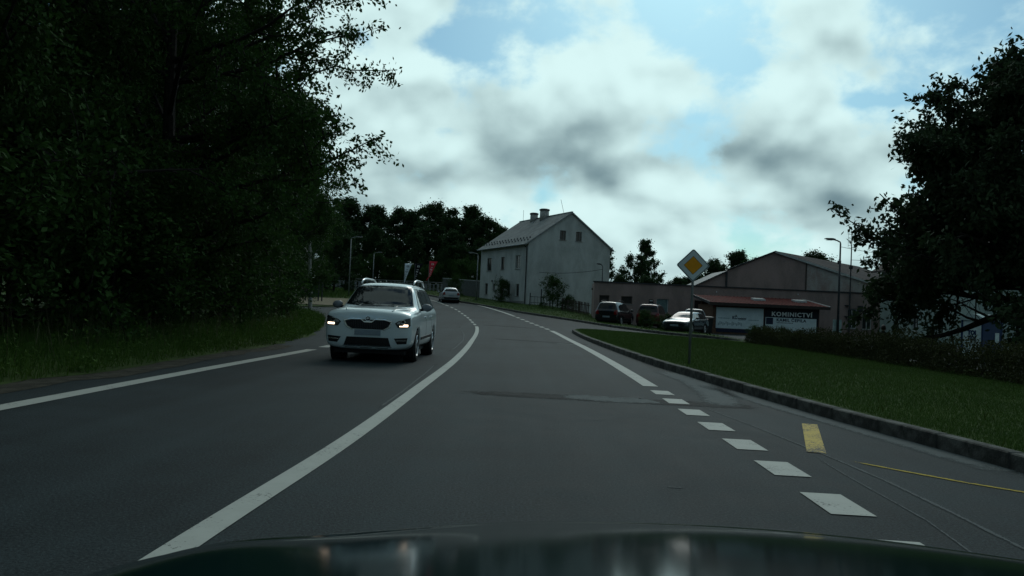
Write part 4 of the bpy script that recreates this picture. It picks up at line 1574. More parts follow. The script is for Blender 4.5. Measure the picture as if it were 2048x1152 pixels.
SGW = M('sign_white', (.55, .63, .65), .45, var=.04)
SGK = M('sign_black', (.012, .014, .018), .5, var=0)
SGY = M('sign_yellow', (.72, .30, .010), .45, var=.04)
bk = MB().prism(rdiamond(.372, .045), -.048, -.034, 'y').build('panel', SGW, ps_)
MB().prism(rdiamond(.358, .04), -.051, -.0482, 'y').build('black_rim', SGK, bk)
MB().prism(rdiamond(.338, .035), -.054, -.0512, 'y').build('white_field', SGW, bk)
MB().prism(rdiamond(.208, .012), -.057, -.0542, 'y').build('black_line', SGK, bk)
MB().prism(rdiamond(.198, .010), -.060, -.0572, 'y').build('yellow_field', SGY, bk)
MB().box(-.05, .07, -.034, .04, 2.30, 2.34).build('clamp', METAL_G, ps_)
MB().box(-.05, .07, -.034, .04, 2.02, 2.06).build('clamp', METAL_G, ps_)

# feather flags
def flag(x0, x1, ztop, zbot, y, col, label, ink, lean=.25, kink=0.0):
    z0 = T(x0, y) - .1
    o = tag(empty('feather_flag', (x0, y, z0)), label, 'flag', 'feather flags by the bend')
    H_ = ztop - z0
    B_ = zbot - z0
    MB().tube([(-.03, 0, 0), (-.03, 0, H_)], .03, 6).build('pole', METAL_G, o)
    n_ = 12
    V_, F_ = [], []
    wd = x1 - x0
    for i in range(n_ + 1):
        t = i / n_
        zz = B_ + (H_ - B_) * t
        ww = wd * (.06 + .94 * t ** 1.25)
        dx = -kink * max(0, .25 - t) * 4
        for k in range(5):
            u = k / 4
            V_.append((u * ww + dx, .06 * math.sin(u * 5 + t * 6), zz))
    for i in range(n_):
        for k in range(4):
            F_.append((i * 5 + k, i * 5 + k + 1, (i + 1) * 5 + k + 1, (i + 1) * 5 + k))
    fo = MB().add(V_, F_).build('cloth', col, o, True)
    md_ = fo.modifiers.new('t', 'SOLIDIFY')
    md_.thickness = .01
    zz = H_ - .35
    k = 0
    while zz > B_ + .5:
        t = (zz - B_) / (H_ - B_)
        s_ = .10 + .20 * t
        cx_ = wd * (.06 + .94 * t ** 1.25) * .5
        mb = MB()
        yk = -.085
        mb.box(cx_ - s_ * .5, cx_ + s_ * .5, yk - .01, yk, zz - s_ * .40, zz - s_ * .24)
        if k % 2 == 0:
            mb.box(cx_ - s_ * .5, cx_ - s_ * .3, yk - .01, yk, zz - s_ * .23, zz + s_ * .35)
            mb.box(cx_ + s_ * .3, cx_ + s_ * .5, yk - .01, yk, zz - s_ * .23, zz + s_ * .35)
        if k % 3 != 1:
            mb.box(cx_ - s_ * .28, cx_ + s_ * .28, yk - .01, yk, zz + s_ * .18, zz + s_ * .34)
        mb.build('letter_mark', ink, fo)
        zz -= s_ * 1.15 + .04
        k += 1


flag(-13.5, -12.6, 6.2, 3.7, 100, M('flag_white', (.72, .80, .85), .8, var=.06), 'white feather flag with dark lettering, leftmost of three', M('flag_ink', (.04, .06, .10), .8, var=0))
flag(-12.2, -11.25, 6.25, 3.8, 100, M('flag_black', (.012, .012, .016), .8, var=.1), 'black feather flag with white lettering, middle of three', M('flag_white_ink', (.8, .82, .82), .8, var=0))
flag(-10.45, -9.45, 6.6, 4.15, 100, M('flag_red', (.62, .035, .06), .8, var=.08), 'red feather flag with white lettering, rightmost of three', M('flag_white_ink', (.8, .82, .82), .8, var=0), kink=.35)

# fences
WOOD = M('weathered_wood', (.07, .055, .045), .9, var=.3, scale=6)
def picket_fence(a, b, h, label, name='picket_fence', mat=WOOD, gap=.16, w_=.085, rails=2, top=None):
    L_ = math.hypot(b[0] - a[0], b[1] - a[1])
    an = math.atan2(b[1] - a[1], b[0] - a[0])
    o = tag(empty(name, (a[0], a[1], 0), an), label, 'fence')
    P = lambda s: (a[0] + (b[0] - a[0]) * s / L_, a[1] + (b[1] - a[1]) * s / L_)
    pm = MB().prism([(-w_ / 2, 0), (w_ / 2, 0), (w_ / 2, h - .05), (0, h), (-w_ / 2, h - .05)], -.012, .012, 'y').mesh('picket')
    pm.materials.append(mat)
    s_ = 0.0
    while s_ < L_:
        q = P(s_)
        e = link('picket', pm, None, o, (s_, -.03, T(*q) + .08))
        e.rotation_euler = (0, rng.normal(0, .02), 0)
        s_ += gap
    k = 0.0
    while k <= L_ + .1:
        q = P(min(k, L_))
        MB().box(min(k, L_) - .05, min(k, L_) + .05, 0, .1, T(*q) - .2, T(*q) + h + .05).build('post', mat, o)
        k += 2.0
    for r_ in range(rails):
        zz = .25 + (h - .5) * r_ / max(1, rails - 1)
        MB().tube([(s2, .02, T(*P(s2)) + zz + .08) for s2 in np.linspace(0, L_, 8)], .03, 4).build('rail', mat, o)
    return o


picket_fence((4.6, 72.6), (6.9, 70.4), 1.15, 'weathered picket fence between the shrub and the pink workshop')
mg = tag(empty('garden_gate', (1.75, 75.6, T(1.75, 75.6))), 'thin metal garden fence and gate at the corner of the white house', 'gate')
for xk in (0, 1.05, 1.9, 2.6):
    MB().box(xk - .05, xk + .05, -.05, .05, -.2, 1.75 if xk == 1.05 else 1.35).build('post', METAL_D, mg)
for zk in (.45, 1.0):
    MB().tube([(0, 0, zk), (2.6, -.2, zk - .05)], .022, 5).build('rail', METAL_D, mg)
for k in range(9):
    MB().tube([(.15 + k * .28, -.02 * k * .3, .15), (.15 + k * .28, -.02 * k * .3, 1.05)], .012, 4).build('bar', METAL_D, mg)

# grey board fence beyond the bend, right of the hatchback
GB = M('grey_boards', (.09, .10, .10), .85, var=.25)
bf = tag(empty('board_fence', (-8.6, 99, 0), math.atan2(-9, 5.2)), 'grey board fence with a pale top rail beyond the hatchback', 'fence')
Lf = math.hypot(9, 5.2)
for k in range(26):
    s_ = k * .4
    wx, wy = -8.6 + 5.2 * s_ / Lf, 99 - 9 * s_ / Lf
    MB().box(s_, s_ + .385, -.015, .015, T(wx, wy) - .05, T(wx, wy) + 1.9 + rng.normal(0, .012)).build('board', GB, bf)
MB().tube([(0, -.02, T(-8.6, 99) + 1.95), (Lf, -.02, T(-3.4, 90) + 1.95)], .045, 6).build('top_rail', M('pale_rail', (.30, .32, .32), .6), bf)
# palisade of pale posts behind the flags
pf = tag(empty('palisade', (-24, 106, 0)), 'row of pale grey posts and rails behind the feather flags', 'fence')
PALE = M('pale_concrete', (.17, .185, .19), .9, var=.25)
for k in range(34):
    xk = k * .52
    wx = -24 + xk
    hh = 1.05 + rng.uniform(-.12, .12)
    MB().box(xk, xk + rng.uniform(.20, .36), -.06, .06, T(wx, 106) - .2, T(wx, 106) + hh).build('post', PALE, pf)
for zz in (.35, .95, 1.25):
    MB().tube([(0, .1, T(-24, 106) + zz), (17.6, .1, T(-6.4, 106) + zz)], .03, 5).build('rail', METAL_G, pf)

# green mesh gate on the left by the gravel drive
gg_ = tag(empty('mesh_gate', (-19.6, 68.5, T(-19.6, 68.5)), R(8)), 'green wire mesh gate with dark posts beside the gravel drive', 'gate')
GRN = M('green_wire', (.025, .075, .06), .6, var=.1)
for xk, hh in ((0, 1.95), (1.95, 1.95), (2.25, 2.1), (3.0, 2.0), (3.3, 2.7)):
    MB().box(xk - .05, xk + .05, -.05, .05, -.1, hh).build('post', METAL_D, gg_)
for k in range(38):
    MB().tube([(.06 + k * .05, 0, .1), (.06 + k * .05, 0, 1.75)], .006, 4).build('wire', GRN, gg_)
for k in range(9):
    MB().tube([(.05, .01, .12 + k * .2), (1.9, .01, .12 + k * .2)], .008, 4).build('wire', GRN, gg_)
    MB().tube([(2.3, .01, .12 + k * .2), (2.95, .01, .12 + k * .2)], .008, 4).build('wire', GRN, gg_)
for k in range(13):
    MB().tube([(2.32 + k * .05, 0, .1), (2.32 + k * .05, 0, 1.75)], .006, 4).build('wire', GRN, gg_)

# waste bin by the estate car
wb = tag(empty('waste_bin', (13.05, 54.4, T(13.05, 54.4)), R(12)), 'dark wheeled waste bin between the parked cars and the shed', 'bin')
BIN = M('bin_plastic', (.02, .025, .024), .55, var=.15)
for zz0, zz1, hw0, hw1 in ((.12, 1.05, .48, .58),):
    vs = [(sx_ * hw0, sy_ * .36, zz0) for sx_, sy_ in ((-1, -1), (1, -1), (1, 1), (-1, 1))] + [(sx_ * hw1, sy_ * .44, zz1) for sx_, sy_ in ((-1, -1), (1, -1), (1, 1), (-1, 1))]
    MB().add(vs, [(0, 3, 2, 1), (4, 5, 6, 7), (0, 1, 5, 4), (1, 2, 6, 5), (2, 3, 7, 6), (3, 0, 4, 7)]).build('tub', BIN, wb)
MB().prism([(-.48, 1.06), (.48, 1.06), (.44, 1.16), (0, 1.22), (-.44, 1.16)], -.62, .62, 'x').build('lid', BIN, wb)
for sx_ in (-1, 1):
    for sy_ in (-1, 1):
        MB().lathe([(0, -.03), (.09, -.03), (.09, .03), (0, .03)], (sx_ * .38, sy_ * .28, .09), 'x', 12).build('castor', RUBBER, wb)

# ================================================================== vegetation
BARK = M('bark', (.024, .021, .018), .95, var=.4, scale=9, bump=.9, bscale=25)
BIRCH = M('birch_bark', (.34, .34, .32), .9, col2=(.08, .075, .07), scale=5, lo=.5, hi=.72)
LEAF_DARK = leaf_mat('dark_foliage', (0.0137, 0.0363, 0.0100), (0.0450, 0.1000, 0.0200), .26)
LEAF_MID = leaf_mat('mid_foliage', (0.0144, 0.0408, 0.0108), (0.0528, 0.1140, 0.0216), .34)
LEAF_WOOD = leaf_mat('wood_foliage', (0.0153, 0.0374, 0.0153), (0.0408, 0.0816, 0.0272), .22)
LEAF_CHEST = leaf_mat('chestnut_foliage', (0.0161, 0.0322, 0.0161), (0.0391, 0.0644, 0.0276), .22)
LEAF_HEDGE = leaf_mat('hedge_foliage', (0.0192, 0.0240, 0.0096), (0.0504, 0.0576, 0.0192), .2)
LEAF_BUSH = leaf_mat('bush_foliage', (.010, .022, .009), (.030, .052, .016), .2)
LEAF_YEL = leaf_mat('young_foliage', (.018, .034, .008), (.055, .080, .016), .3)
GRASS_TALL = leaf_mat('tall_grass', (0.0232, 0.0609, 0.0101), (0.0812, 0.1450, 0.0261), .25, clump=.6)
GRASS_DRY = leaf_mat('dry_stalks', (.06, .065, .035), (.13, .12, .07), .2)
GRASS_LAWN = leaf_mat('lawn_grass', (0.0310, 0.0713, 0.0155), (0.0713, 0.1240, 0.0279), .25, clump=.5)


def unit(v):
    return v / np.maximum(np.linalg.norm(v, axis=-1, keepdims=True), 1e-9)


def leaves_mesh(name, Cn, axis, length, width, rg, fold=.0):
    """one rhombic leaf per row: centre, axis"""
    n = len(Cn)
    ax = unit(axis)
    rnd = rg.normal(size=(n, 3))
    nr_ = unit(rnd + np.array([0, 0, .55]))
    side = unit(np.cross(ax, nr_))
    L_ = (length * rg.uniform(.65, 1.25, n))[:, None]
    W_ = (width * rg.uniform(.65, 1.25, n))[:, None]
    V = np.empty((n, 4, 3))
    V[:, 0] = Cn - ax * L_ * .5
    V[:, 1] = Cn + side * W_ * .5 + ax * L_ * .02
    V[:, 2] = Cn + ax * L_ * .5
    V[:, 3] = Cn - side * W_ * .5 + ax * L_ * .02
    return np_mesh(name, V.reshape(-1, 3), np.arange(4 * n).reshape(n, 4))


def bez(p, d, L_, lift, n, rg, wob):
    pts = [p]
    d = unit(d)
    for i in range(n):
        d = unit(d + np.array([0, 0, lift / n]) + rg.normal(0, wob, 3))
        pts.append(pts[-1] + d * L_ / n)
    return np.array(pts)


def make_tree(seed, h, base, rad, nleaf, leaf, limbs=22, prof=None, lean=0.0, lift=.35, droop=.15, trunk_r=.2, sub=5, twg=5, spread=.22, el0=5, el1=65, twig_tubes=True, extra=None, clear=None):
    """returns trunk mesh, crown mesh; crown follows limbs, branches and twigs"""
    rg = np.random.default_rng(seed)
    prof = prof or (lambda t: math.sin(PI * min(1, t * .85 + .18)) ** .8)
    tr = MB()
    tp = bez(np.zeros(3), np.array([lean, 0, 1.0]), h * .96, .25, 9, rg, .05)
    tr.tube([tuple(q) for q in tp], list(np.linspace(trunk_r, trunk_r * .12, len(tp))), 9)
    anchors, dirs = [], []
    specs = []
    for i in range(limbs):
        t = (i + rg.uniform(.1, .9)) / limbs
        specs.append((base + (.97 - base) * t, t, i * 2.399 + rg.normal(0, .35), None))
    for e in (extra or []):
        specs.append(e)
    for (zf, t, az, Lx) in specs:
        k = min(len(tp) - 2, zf * (len(tp) - 1))
        i0 = int(k)
        p = tp[i0] + (tp[i0 + 1] - tp[i0]) * (k - i0)
        L_ = Lx or max(.5, rad * prof(t) * rg.uniform(.78, 1.12))
        el = R(el0 + (el1 - el0) * t + rg.normal(0, 8))
        d = np.array([math.cos(az) * math.cos(el), math.sin(az) * math.cos(el), math.sin(el)])
        lp = bez(p, d, L_, lift, 6, rg, .08)
        r0 = trunk_r * (.42 * (1 - .6 * t))
        tr.tube([tuple(q) for q in lp], list(np.linspace(r0, r0 * .2, len(lp))), 6)
        nsb = max(2, int(round(sub * (.35 + .85 * L_ / rad))))
        for j in range(nsb):
            s = .22 + .78 * (j + rg.uniform(0, 1)) / nsb
            kk = min(5, int(s * 6))
            q = lp[kk] + (lp[min(6, kk + 1)] - lp[kk]) * (s * 6 - kk if s < 1 else 0)
            dd = unit(lp[min(6, kk + 1)] - lp[kk] + 1e-6)
            sd = unit(dd * .75 + rg.normal(0, .62, 3) + np.array([0, 0, .08]))
            SL = L_ * .42 * (1.15 - .55 * s) * rg.uniform(.7, 1.25) + .3
            sp = bez(q, sd, SL, .1, 4, rg, .12)
            tr.tube([tuple(x_) for x_ in sp], list(np.linspace(r0 * .30, r0 * .10, len(sp))), 5, cap=False)
            for m_ in range(twg):
                u = .2 + .8 * (m_ + rg.uniform(0, 1)) / twg
                k2 = min(3, int(u * 4))
                q2 = sp[k2] + (sp[k2 + 1] - sp[k2]) * min(1, u * 4 - k2)
                td = unit(unit(sp[k2 + 1] - sp[k2]) * .6 + rg.normal(0, .6, 3) - np.array([0, 0, droop]))
                TL = rg.uniform(.35, .8) * (.5 + rad * .1)
                wp = bez(q2, td, TL, -droop, 3, rg, .1)
                if twig_tubes:
                    tr.tube([tuple(x_) for x_ in wp], list(np.linspace(.012, .004, 4)), 3, cap=False)
                anchors.append(wp)
                dirs.append(td)
    A = np.array(anchors)
    D = np.array(dirs)
    n_t = len(A)
    idx = rg.integers(0, n_t, nleaf)
    s = rg.uniform(.1, 1.05, nleaf) * 3
    k = np.clip(s.astype(int), 0, 2)
    P = A[idx, k] + (A[idx, k + 1] - A[idx, k]) * (s - k)[:, None]
    P = P + rg.normal(0, spread, (nleaf, 3)) * rg.uniform(.1, 1, (nleaf, 1))
    ax = D[idx] * .5 + rg.normal(0, .6, (nleaf, 3)) - np.array([0, 0, droop * 1.6])
    if clear:
        kp = ~((np.hypot(P[:, 0], P[:, 1]) < clear[0]) & (P[:, 2] < clear[1]))
        P, ax = P[kp], ax[kp]
    return tr.mesh('trunk'), leaves_mesh('crown', P, ax, leaf, leaf * .52, rg)


def tree_obj(name, meshes, loc, rz, sc_, bark, leafm, label, group=None, cat='tree'):
    o = tag(empty(name, loc, rz), label, cat, group)
    o.scale = (sc_, sc_, sc_) if not hasattr(sc_, '__len__') else sc_
    tm, cm = meshes
    if not tm.materials:
        tm.materials.append(bark)
    if not cm.materials:
        cm.materials.append(leafm)
    link('trunk', tm, None, o)
    link('crown', cm, None, o)
    return o


# prototypes
P_EDGE = make_tree(11, 15.5, .10, 4.8, 66000, .135, limbs=30, lift=.25, droop=.22, trunk_r=.24, sub=6, twg=6, spread=.20,
                   extra=[(.24, .05, R(-8), 5.2), (.30, .10, R(12), 5.6), (.35, .12, R(-14), 5.5), (.30, .06, R(-30), 5.0), (.46, .2, R(5), 5.0), (.50, .22, R(-18), 5.0), (.60, .3, R(6), 5.0), (.66, .36, R(-12), 4.6), (.18, .05, R(20), 4.6), (.16, .05, R(-25), 4.8)])
P_A = make_tree(21, 14.0, .10, 4.6, 84000, .12, limbs=28, lift=.3, droop=.2, trunk_r=.22, sub=6, twg=5, spread=.24)
P_B = make_tree(22, 15.0, .14, 4.3, 78000, .12, limbs=26, lift=.45, droop=.15, trunk_r=.22, sub=6, twg=5, spread=.24)
P_BIRCH = make_tree(31, 12.5, .18, 3.0, 26000, .10, limbs=24, lift=.5, droop=.55, trunk_r=.13, sub=5, twg=6, spread=.18, el0=25, el1=70)
P_CHEST = make_tree(41, 10.2, .22, 5.3, 110000, .19, limbs=58, lift=.05, droop=.16, trunk_r=.36, sub=6, twg=5, spread=.20, el0=-8, el1=34, clear=(3.15, 2.8),
                    extra=[(.22 + .033 * i, .06 + .02 * i, R(-62 + 97 * ((i * .618) % 1)), 4.7 - .10 * i) for i in range(14)],
                    prof=lambda t: 1.0 * (1.0 - .68 * t - .27 * t ** 3))
P_FAR = [make_tree(50 + i, 11.5, .03, 3.7, 26000, .28, limbs=30, lift=.5, droop=.05, trunk_r=.18, sub=4, twg=4, spread=.34, twig_tubes=False,
                   prof=(lambda t: math.sin(PI * min(1, t * .8 + .2)) ** .7)) for i in range(3)]
P_SLIM = [make_tree(60 + i, 10.5, .10, 2.1, 7000, .26, limbs=18, lift=.7, droop=.0, trunk_r=.12, sub=4, twg=4, spread=.26, twig_tubes=False) for i in range(2)]
P_TALL = make_tree(65, 11.5, .06, 2.9, 11000, .28, limbs=24, lift=.3, droop=.1, trunk_r=.2, sub=4, twg=4, spread=.24, twig_tubes=False,
                   prof=lambda t: 1.0 - .78 * t ** 1.3)
P_SHRUB = [make_tree(70 + i, 2.9, .03, 1.7, 9000, .12, limbs=18, lift=.5, droop=.1, trunk_r=.05, sub=4, twg=5, spread=.20, el0=10, el1=70) for i in range(3)]

# left-hand wood
WG_ = 'trees of the dark roadside wood'
WL = 'tall dark deciduous tree in the dense wood along the left verge'
tree_obj('roadside_tree', P_EDGE, (-9.5, 21.5, .2), 0, 1.0, BARK, LEAF_DARK, 'big roadside tree whose leafy branches reach out over the road')
row = [(-11.3, 6.2, 'A', 10, 1.0), (-11.0, 11.3, 'B', 80, .95), (-10.6, 16.0, 'A', 200, 1.0), (-11.6, 27.2, 'A', 130, .98), (-12.2, 33.2, 'B', 300, .95),
       (-12.6, 39.5, 'A', 40, .88), (-13.8, 46.5, 'B', 220, .88),
       (-15.5, 4.0, 'B', 150, 1.1), (-16.0, 10.0, 'A', 60, 1.1), (-15.4, 16.5, 'B', 350, 1.15), (-15.0, 23.0, 'A', 270, 1.15), (-16.2, 30.0, 'B', 100, 1.1),
       (-17.0, 37.0, 'A', 10, 1.1), (-18.5, 44.5, 'B', 190, 1.05),
       (-20.5, 13.0, 'B', 20, 1.25), (-20.5, 21.0, 'A', 140, 1.2), (-22.0, 31.0, 'A', 240, 1.2), (-23.5, 41.5, 'B', 330, 1.15),
       (-27, 18, 'A', 80, 1.3), (-28, 29, 'B', 200, 1.3), (-29, 42, 'A', 300, 1.25), (-24, 54, 'B', 10, 1.1), (-30, 56, 'A', 150, 1.15)]
for (x, y, k, a, s_) in row:
    tree_obj('roadside_tree', P_A if k == 'A' else P_B, (x, y, T(x, y) + .1), R(a), s_, BARK, LEAF_MID if y > 36 else LEAF_DARK, WL, WG_)
tree_obj('birch', P_BIRCH, (-13.3, 53.0, T(-13.3, 53)), R(50), 1.1, BIRCH, LEAF_MID, 'drooping birch at the far right edge of the left-hand wood')
tree_obj('birch', P_BIRCH, (-15.4, 57.0, T(-15.4, 57.0)), R(170), 1.0, BIRCH, LEAF_MID, 'pale-stemmed birch just behind the drooping birch')
tree_obj('birch', P_BIRCH, (-19.6, 62.0, T(-19.6, 62)), R(260), .9, BIRCH, LEAF_MID, 'birch standing left of the green mesh gate')
tree_obj('slope_tree', P_FAR[0], (-20.8, 79, T(-20.8, 79)), R(20), .80, BARK, LEAF_WOOD, 'round tree on the grass slope behind the tall thin lamp')
tree_obj('slope_tree', P_FAR[1], (-25.5, 72, T(-25.5, 72)), R(120), 1.0, BARK, LEAF_WOOD, 'tree at the top of the grass slope behind the mesh gate')
tree_obj('slope_tree', P_FAR[2], (-19.6, 88, T(-19.6, 88)), R(220), .74, BARK, LEAF_WOOD, 'low bushy tree right of the tall thin lamp')
tree_obj('slope_tree', P_FAR[0], (-29, 84, T(-29, 84)), R(300), 1.0, BARK, LEAF_WOOD, 'tree filling the gap between wood and grass slope')

# understorey on the verge
for i, (x, y, k, s_) in enumerate([(-9.6, 7.2, 0, 1.1), (-9.3, 9.6, 1, 1.15), (-9.0, 12.2, 2, 1.2), (-9.3, 14.8, 0, 1.3), (-8.7, 17.4, 1, 1.2), (-9.0, 20.2, 2, 1.2),
                                   (-9.3, 23.4, 0, 1.25), (-9.6, 26.8, 1, 1.3), (-10.2, 30.6, 2, 1.25), (-11.0, 34.4, 0, 1.2), (-11.8, 38.5, 1, 1.1), (-13.0, 42.8, 2, 1.1),
                                   (-14.6, 47.5, 0, 1.0), (-16.3, 51.2, 1, 1.0), (-11.5, 18.5, 2, 1.6), (-11.6, 25, 0, 1.7), (-12.4, 31, 1, 1.7), (-11.8, 9, 2, 1.7), (-14, 37, 0, 1.7)]):
    tree_obj('understorey_shrub', P_SHRUB[k], (x, y, T(x, y) + .15), R(i * 67), (s_ * 1.05, s_ * 1.05, s_ * rng.uniform(.8, 1.15)), BARK, LEAF_DARK,
             'dark leafy shrub at the foot of the roadside wood', 'shrubs under the roadside wood', 'shrub')

# far wood across the bend
for i, (x, y, s_) in enumerate([(-33, 118, 1.1), (-29.5, 122, 1.15), (-26.5, 126, 1.2), (-23.5, 128, 1.12), (-21, 124, 1.12), (-18.3, 129, 1.1), (-15.6, 127, 1.08),
                                (-12.8, 131, 1.22), (-10.4, 128, 1.16), (-7.6, 132, 1.2), (-4.9, 128, 1.02), (-2.2, 131, .92), (-36, 128, 1.2), (1.5, 134, .82), (-25, 117, .8), (-20, 116, .78), (-14.5, 117, .8), (-9, 118, .78), (-5.2, 119, .7)]):
    tree_obj('wood_tree', P_FAR[i % 3] if i % 4 else P_SLIM[i % 2], (x, y, T(x, y) - .2), R(i * 53), (s_ * (1.15 if i % 4 else 1.3), s_ * (1.15 if i % 4 else 1.3), s_ * (1 if i % 4 else 1.12)), BARK, LEAF_WOOD,
             'dark tree in the far wood behind the feather flags', 'trees of the far wood')

for i in range(14):
    x = -34 + i * 2.5
    y = 113 + 2 * math.sin(i * 2.1)
    tree_obj('wood_shrub', P_SHRUB[i % 3], (x, y, T(x, y)), R(i * 71), (1.25, 1.25, 1.15 + .2 * math.sin(i * 1.3)), BARK, LEAF_WOOD,
             'dark shrub at the foot of the far wood', 'shrubs under the far wood', 'shrub')

# trees behind house and workshop
tree_obj('tall_tree', P_TALL, (19.3, 110, T(19.3, 110)), R(30), (.95, .95, 1.02), BARK, LEAF_WOOD, 'tall pointed tree between the white house and the diamond sign')
for i, (x, y, s_, lb) in enumerate([(12.2, 104, .9, 'thin airy tree just right of the white house gable'), (14.6, 106, .88, 'thin airy tree, second right of the white house'),
                                    (16.8, 105, .86, 'thin airy tree left beside the tall pointed tree')]):
    tree_obj('airy_tree', P_SLIM[i % 2], (x, y, T(x, y)), R(i * 90), s_, BARK, LEAF_WOOD, lb)
for i, (x, y, s_, lb) in enumerate([(13.6, 98, .50, 'low bushy tree behind the left end of the pink workshop'), (16.8, 97, .50, 'low bushy tree behind the workshop roof, below the tall pointed tree'), (21.5, 104, .52, 'low round tree behind the diamond sign'),
                                    (25.2, 112, .68, 'round tree just left of the hall gable'), (29.4, 118, .82, 'round tree behind the left slope of the hall roof'), (33.6, 120, .95, 'broad tree above the left slope of the hall roof'),
                                    (37.6, 122, .90, 'round tree behind the peak of the hall'), (44.6, 120, .98, 'round tree alone above the right slope of the hall roof')]):
    tree_obj('round_tree', P_FAR[i % 3], (x, y, T(x, y) - .2), R(i * 77), (s_ * 1.2, s_ * 1.2, s_), BARK, LEAF_WOOD if i > 2 else LEAF_MID, lb)

# big chestnut on the right
tree_obj('chestnut_tree', P_CHEST, (16.35, 24.5, T(16.35, 24.5)), R(200), (1.0, 1.0, 1.08), BARK, LEAF_CHEST, 'big dark chestnut tree filling the right edge above the hedge')

# shrubs by the white house
tree_obj('garden_shrub', P_SHRUB[0], (3.8, 73.2, T(3.8, 73.2) + .05), R(10), (.78, .78, .88), BARK, LEAF_BUSH, 'dense round dark shrub before the white house gable', None, 'shrub')
tree_obj('garden_shrub', P_SHRUB[1], (5.3, 72.4, T(5.3, 72.4)), R(80), (.45, .45, .45), BARK, LEAF_BUSH, 'small low shrub beside the picket fence', None, 'shrub')
tree_obj('garden_shrub', P_SHRUB[2], (-1.0, 80.6, T(-1.0, 80.6)), R(150), (.62, .62, .72), BARK, LEAF_BUSH, 'loose shrub against the street side of the white house', None, 'shrub')
tree_obj('garden_shrub', P_SHRUB[1], (9.0, 53.4, T(9.0, 53.4) + .05), R(30), (.40, .40, .36), BARK, LEAF_YEL, 'yellowish young shrub in front of the maroon van', None, 'shrub')
tree_obj('garden_shrub', P_SHRUB[2], (10.1, 51.4, T(10.1, 51.4)), R(200), (.38, .38, .34), BARK, LEAF_YEL, 'yellowish young shrub at the nose of the dark estate car', None, 'shrub')
tree_obj('garden_shrub', P_SHRUB[0], (-6.4, 90, T(-6.4, 90)), R(200), (.6, .6, .7), BARK, LEAF_YEL, 'young yellow-green shrub by the grey board fence', None, 'shrub')

# ------------------------------------------------------------------ hedge between lawn and yard
HP = [(9.6, 8.0), (9.55, 12), (9.6, 15), (9.8, 20), (9.95, 25), (10.1, 29.5), (9.9, 32.5)]
hp = resample(HP, .25)
hd_ = tag(empty('hedge', (0, 0, 0)), 'long brownish green hedge along the back of the lawn', 'hedge')
nH = 64000
rg = np.random.default_rng(5)
ii = rg.integers(0, len(hp) - 1, nH)
C0 = np.array([[p.x, p.y] for p in hp])
th = rg.uniform(0, 1, nH)
base = C0[ii] + (C0[ii + 1] - C0[ii]) * th[:, None]
dd_ = unit(C0[ii + 1] - C0[ii])
nn = np.stack([dd_[:, 1], -dd_[:, 0]], -1)
sarc = (ii + th) * .25
top = .77 + .12 * np.sin(sarc * 1.7) * np.sin(sarc * .61 + 1) + .08 * np.sin(sarc * 4.3 + .5) - .12 * sm(sarc, 14, 20)
wid = .50 + .08 * np.sin(sarc * 2.3)
u = rg.uniform(-1, 1, nH)
v = rg.uniform(0, 1, nH) ** .75
shell = rg.uniform(0, 1, nH) < .6
u = np.where(shell & (v < .92), np.sign(u) * (1 - np.abs(rg.normal(0, .10, nH))), u)
zz = v * top * (1 - .18 * np.abs(u) ** 3) + np.abs(rg.normal(0, .05, nH)) * (v > .9)
off = u * wid * (1.05 - .35 * v)
XY = base + nn * off[:, None]
Z = Tn(XY[:, 0], XY[:, 1]) + zz + .13
hc = leaves_mesh('foliage', np.column_stack([XY, Z]), rg.normal(0, .6, (nH, 3)) + np.array([0, 0, .8]), .062, .032, rg)
link('foliage', hc, LEAF_HEDGE, hd_)
for k in range(0, len(hp) - 1, 3):
    x, y = hp[k].x + rng.normal(0, .1), hp[k].y
    b_ = MB()
    for _ in range(3):
        b_.tube([(x, y, T(x, y)), (x + rng.normal(0, .15), y + rng.normal(0, .15), T(x, y) + .5), (x + rng.normal(0, .3), y + rng.normal(0, .3), T(x, y) + .95)], [.012, .009, .005], 4)
    b_.build('stem', BARK, hd_)
# looser shrubs at the far end of the hedge
for i, (x, y, s_, lb) in enumerate([(10.3, 33.6, .23, 'loose upright shrub at the far left end of the hedge'), (11.2, 34.8, .23, 'loose shrub below the KOMINICTVÍ board'), (10.9, 32.0, .23, 'loose shrub in front of the right part of the shed'),
                                    (11.9, 33.0, .23, 'loose shrub left of the dark street lamp foot'), (12.4, 30.5, .23, 'loose shrub below the street lamp poster')]):
    tree_obj('loose_shrub', P_SHRUB[i % 3], (x, y, T(x, y) + .1), R(i * 61), (s_ * 1.1, s_ * 1.1, s_), BARK, LEAF_HEDGE if i % 2 else LEAF_BUSH, lb, None, 'shrub')


# ------------------------------------------------------------------ grass
def blades(name, P, h, w_, mat, lean, seed, label):
    rg = np.random.default_rng(seed)
    n = len(P)
    a = rg.uniform(0, 2 * PI, n)
    hh = h * rg.uniform(.5, 1.2, n)
    d = np.stack([np.cos(a), np.sin(a), np.zeros(n)], -1)
    ln = rg.normal(0, lean, (n, 2))
    V = np.empty((n, 3, 3))
    V[:, 0] = P - d * (w_ / 2)
    V[:, 1] = P + d * (w_ / 2)
    V[:, 2] = P + np.column_stack([ln * hh[:, None], hh])
    me = np_mesh(name, V.reshape(-1, 3), np.arange(3 * n).reshape(n, 3))
    return tag(link(name, me, mat), label, 'grass', None, 'stuff')


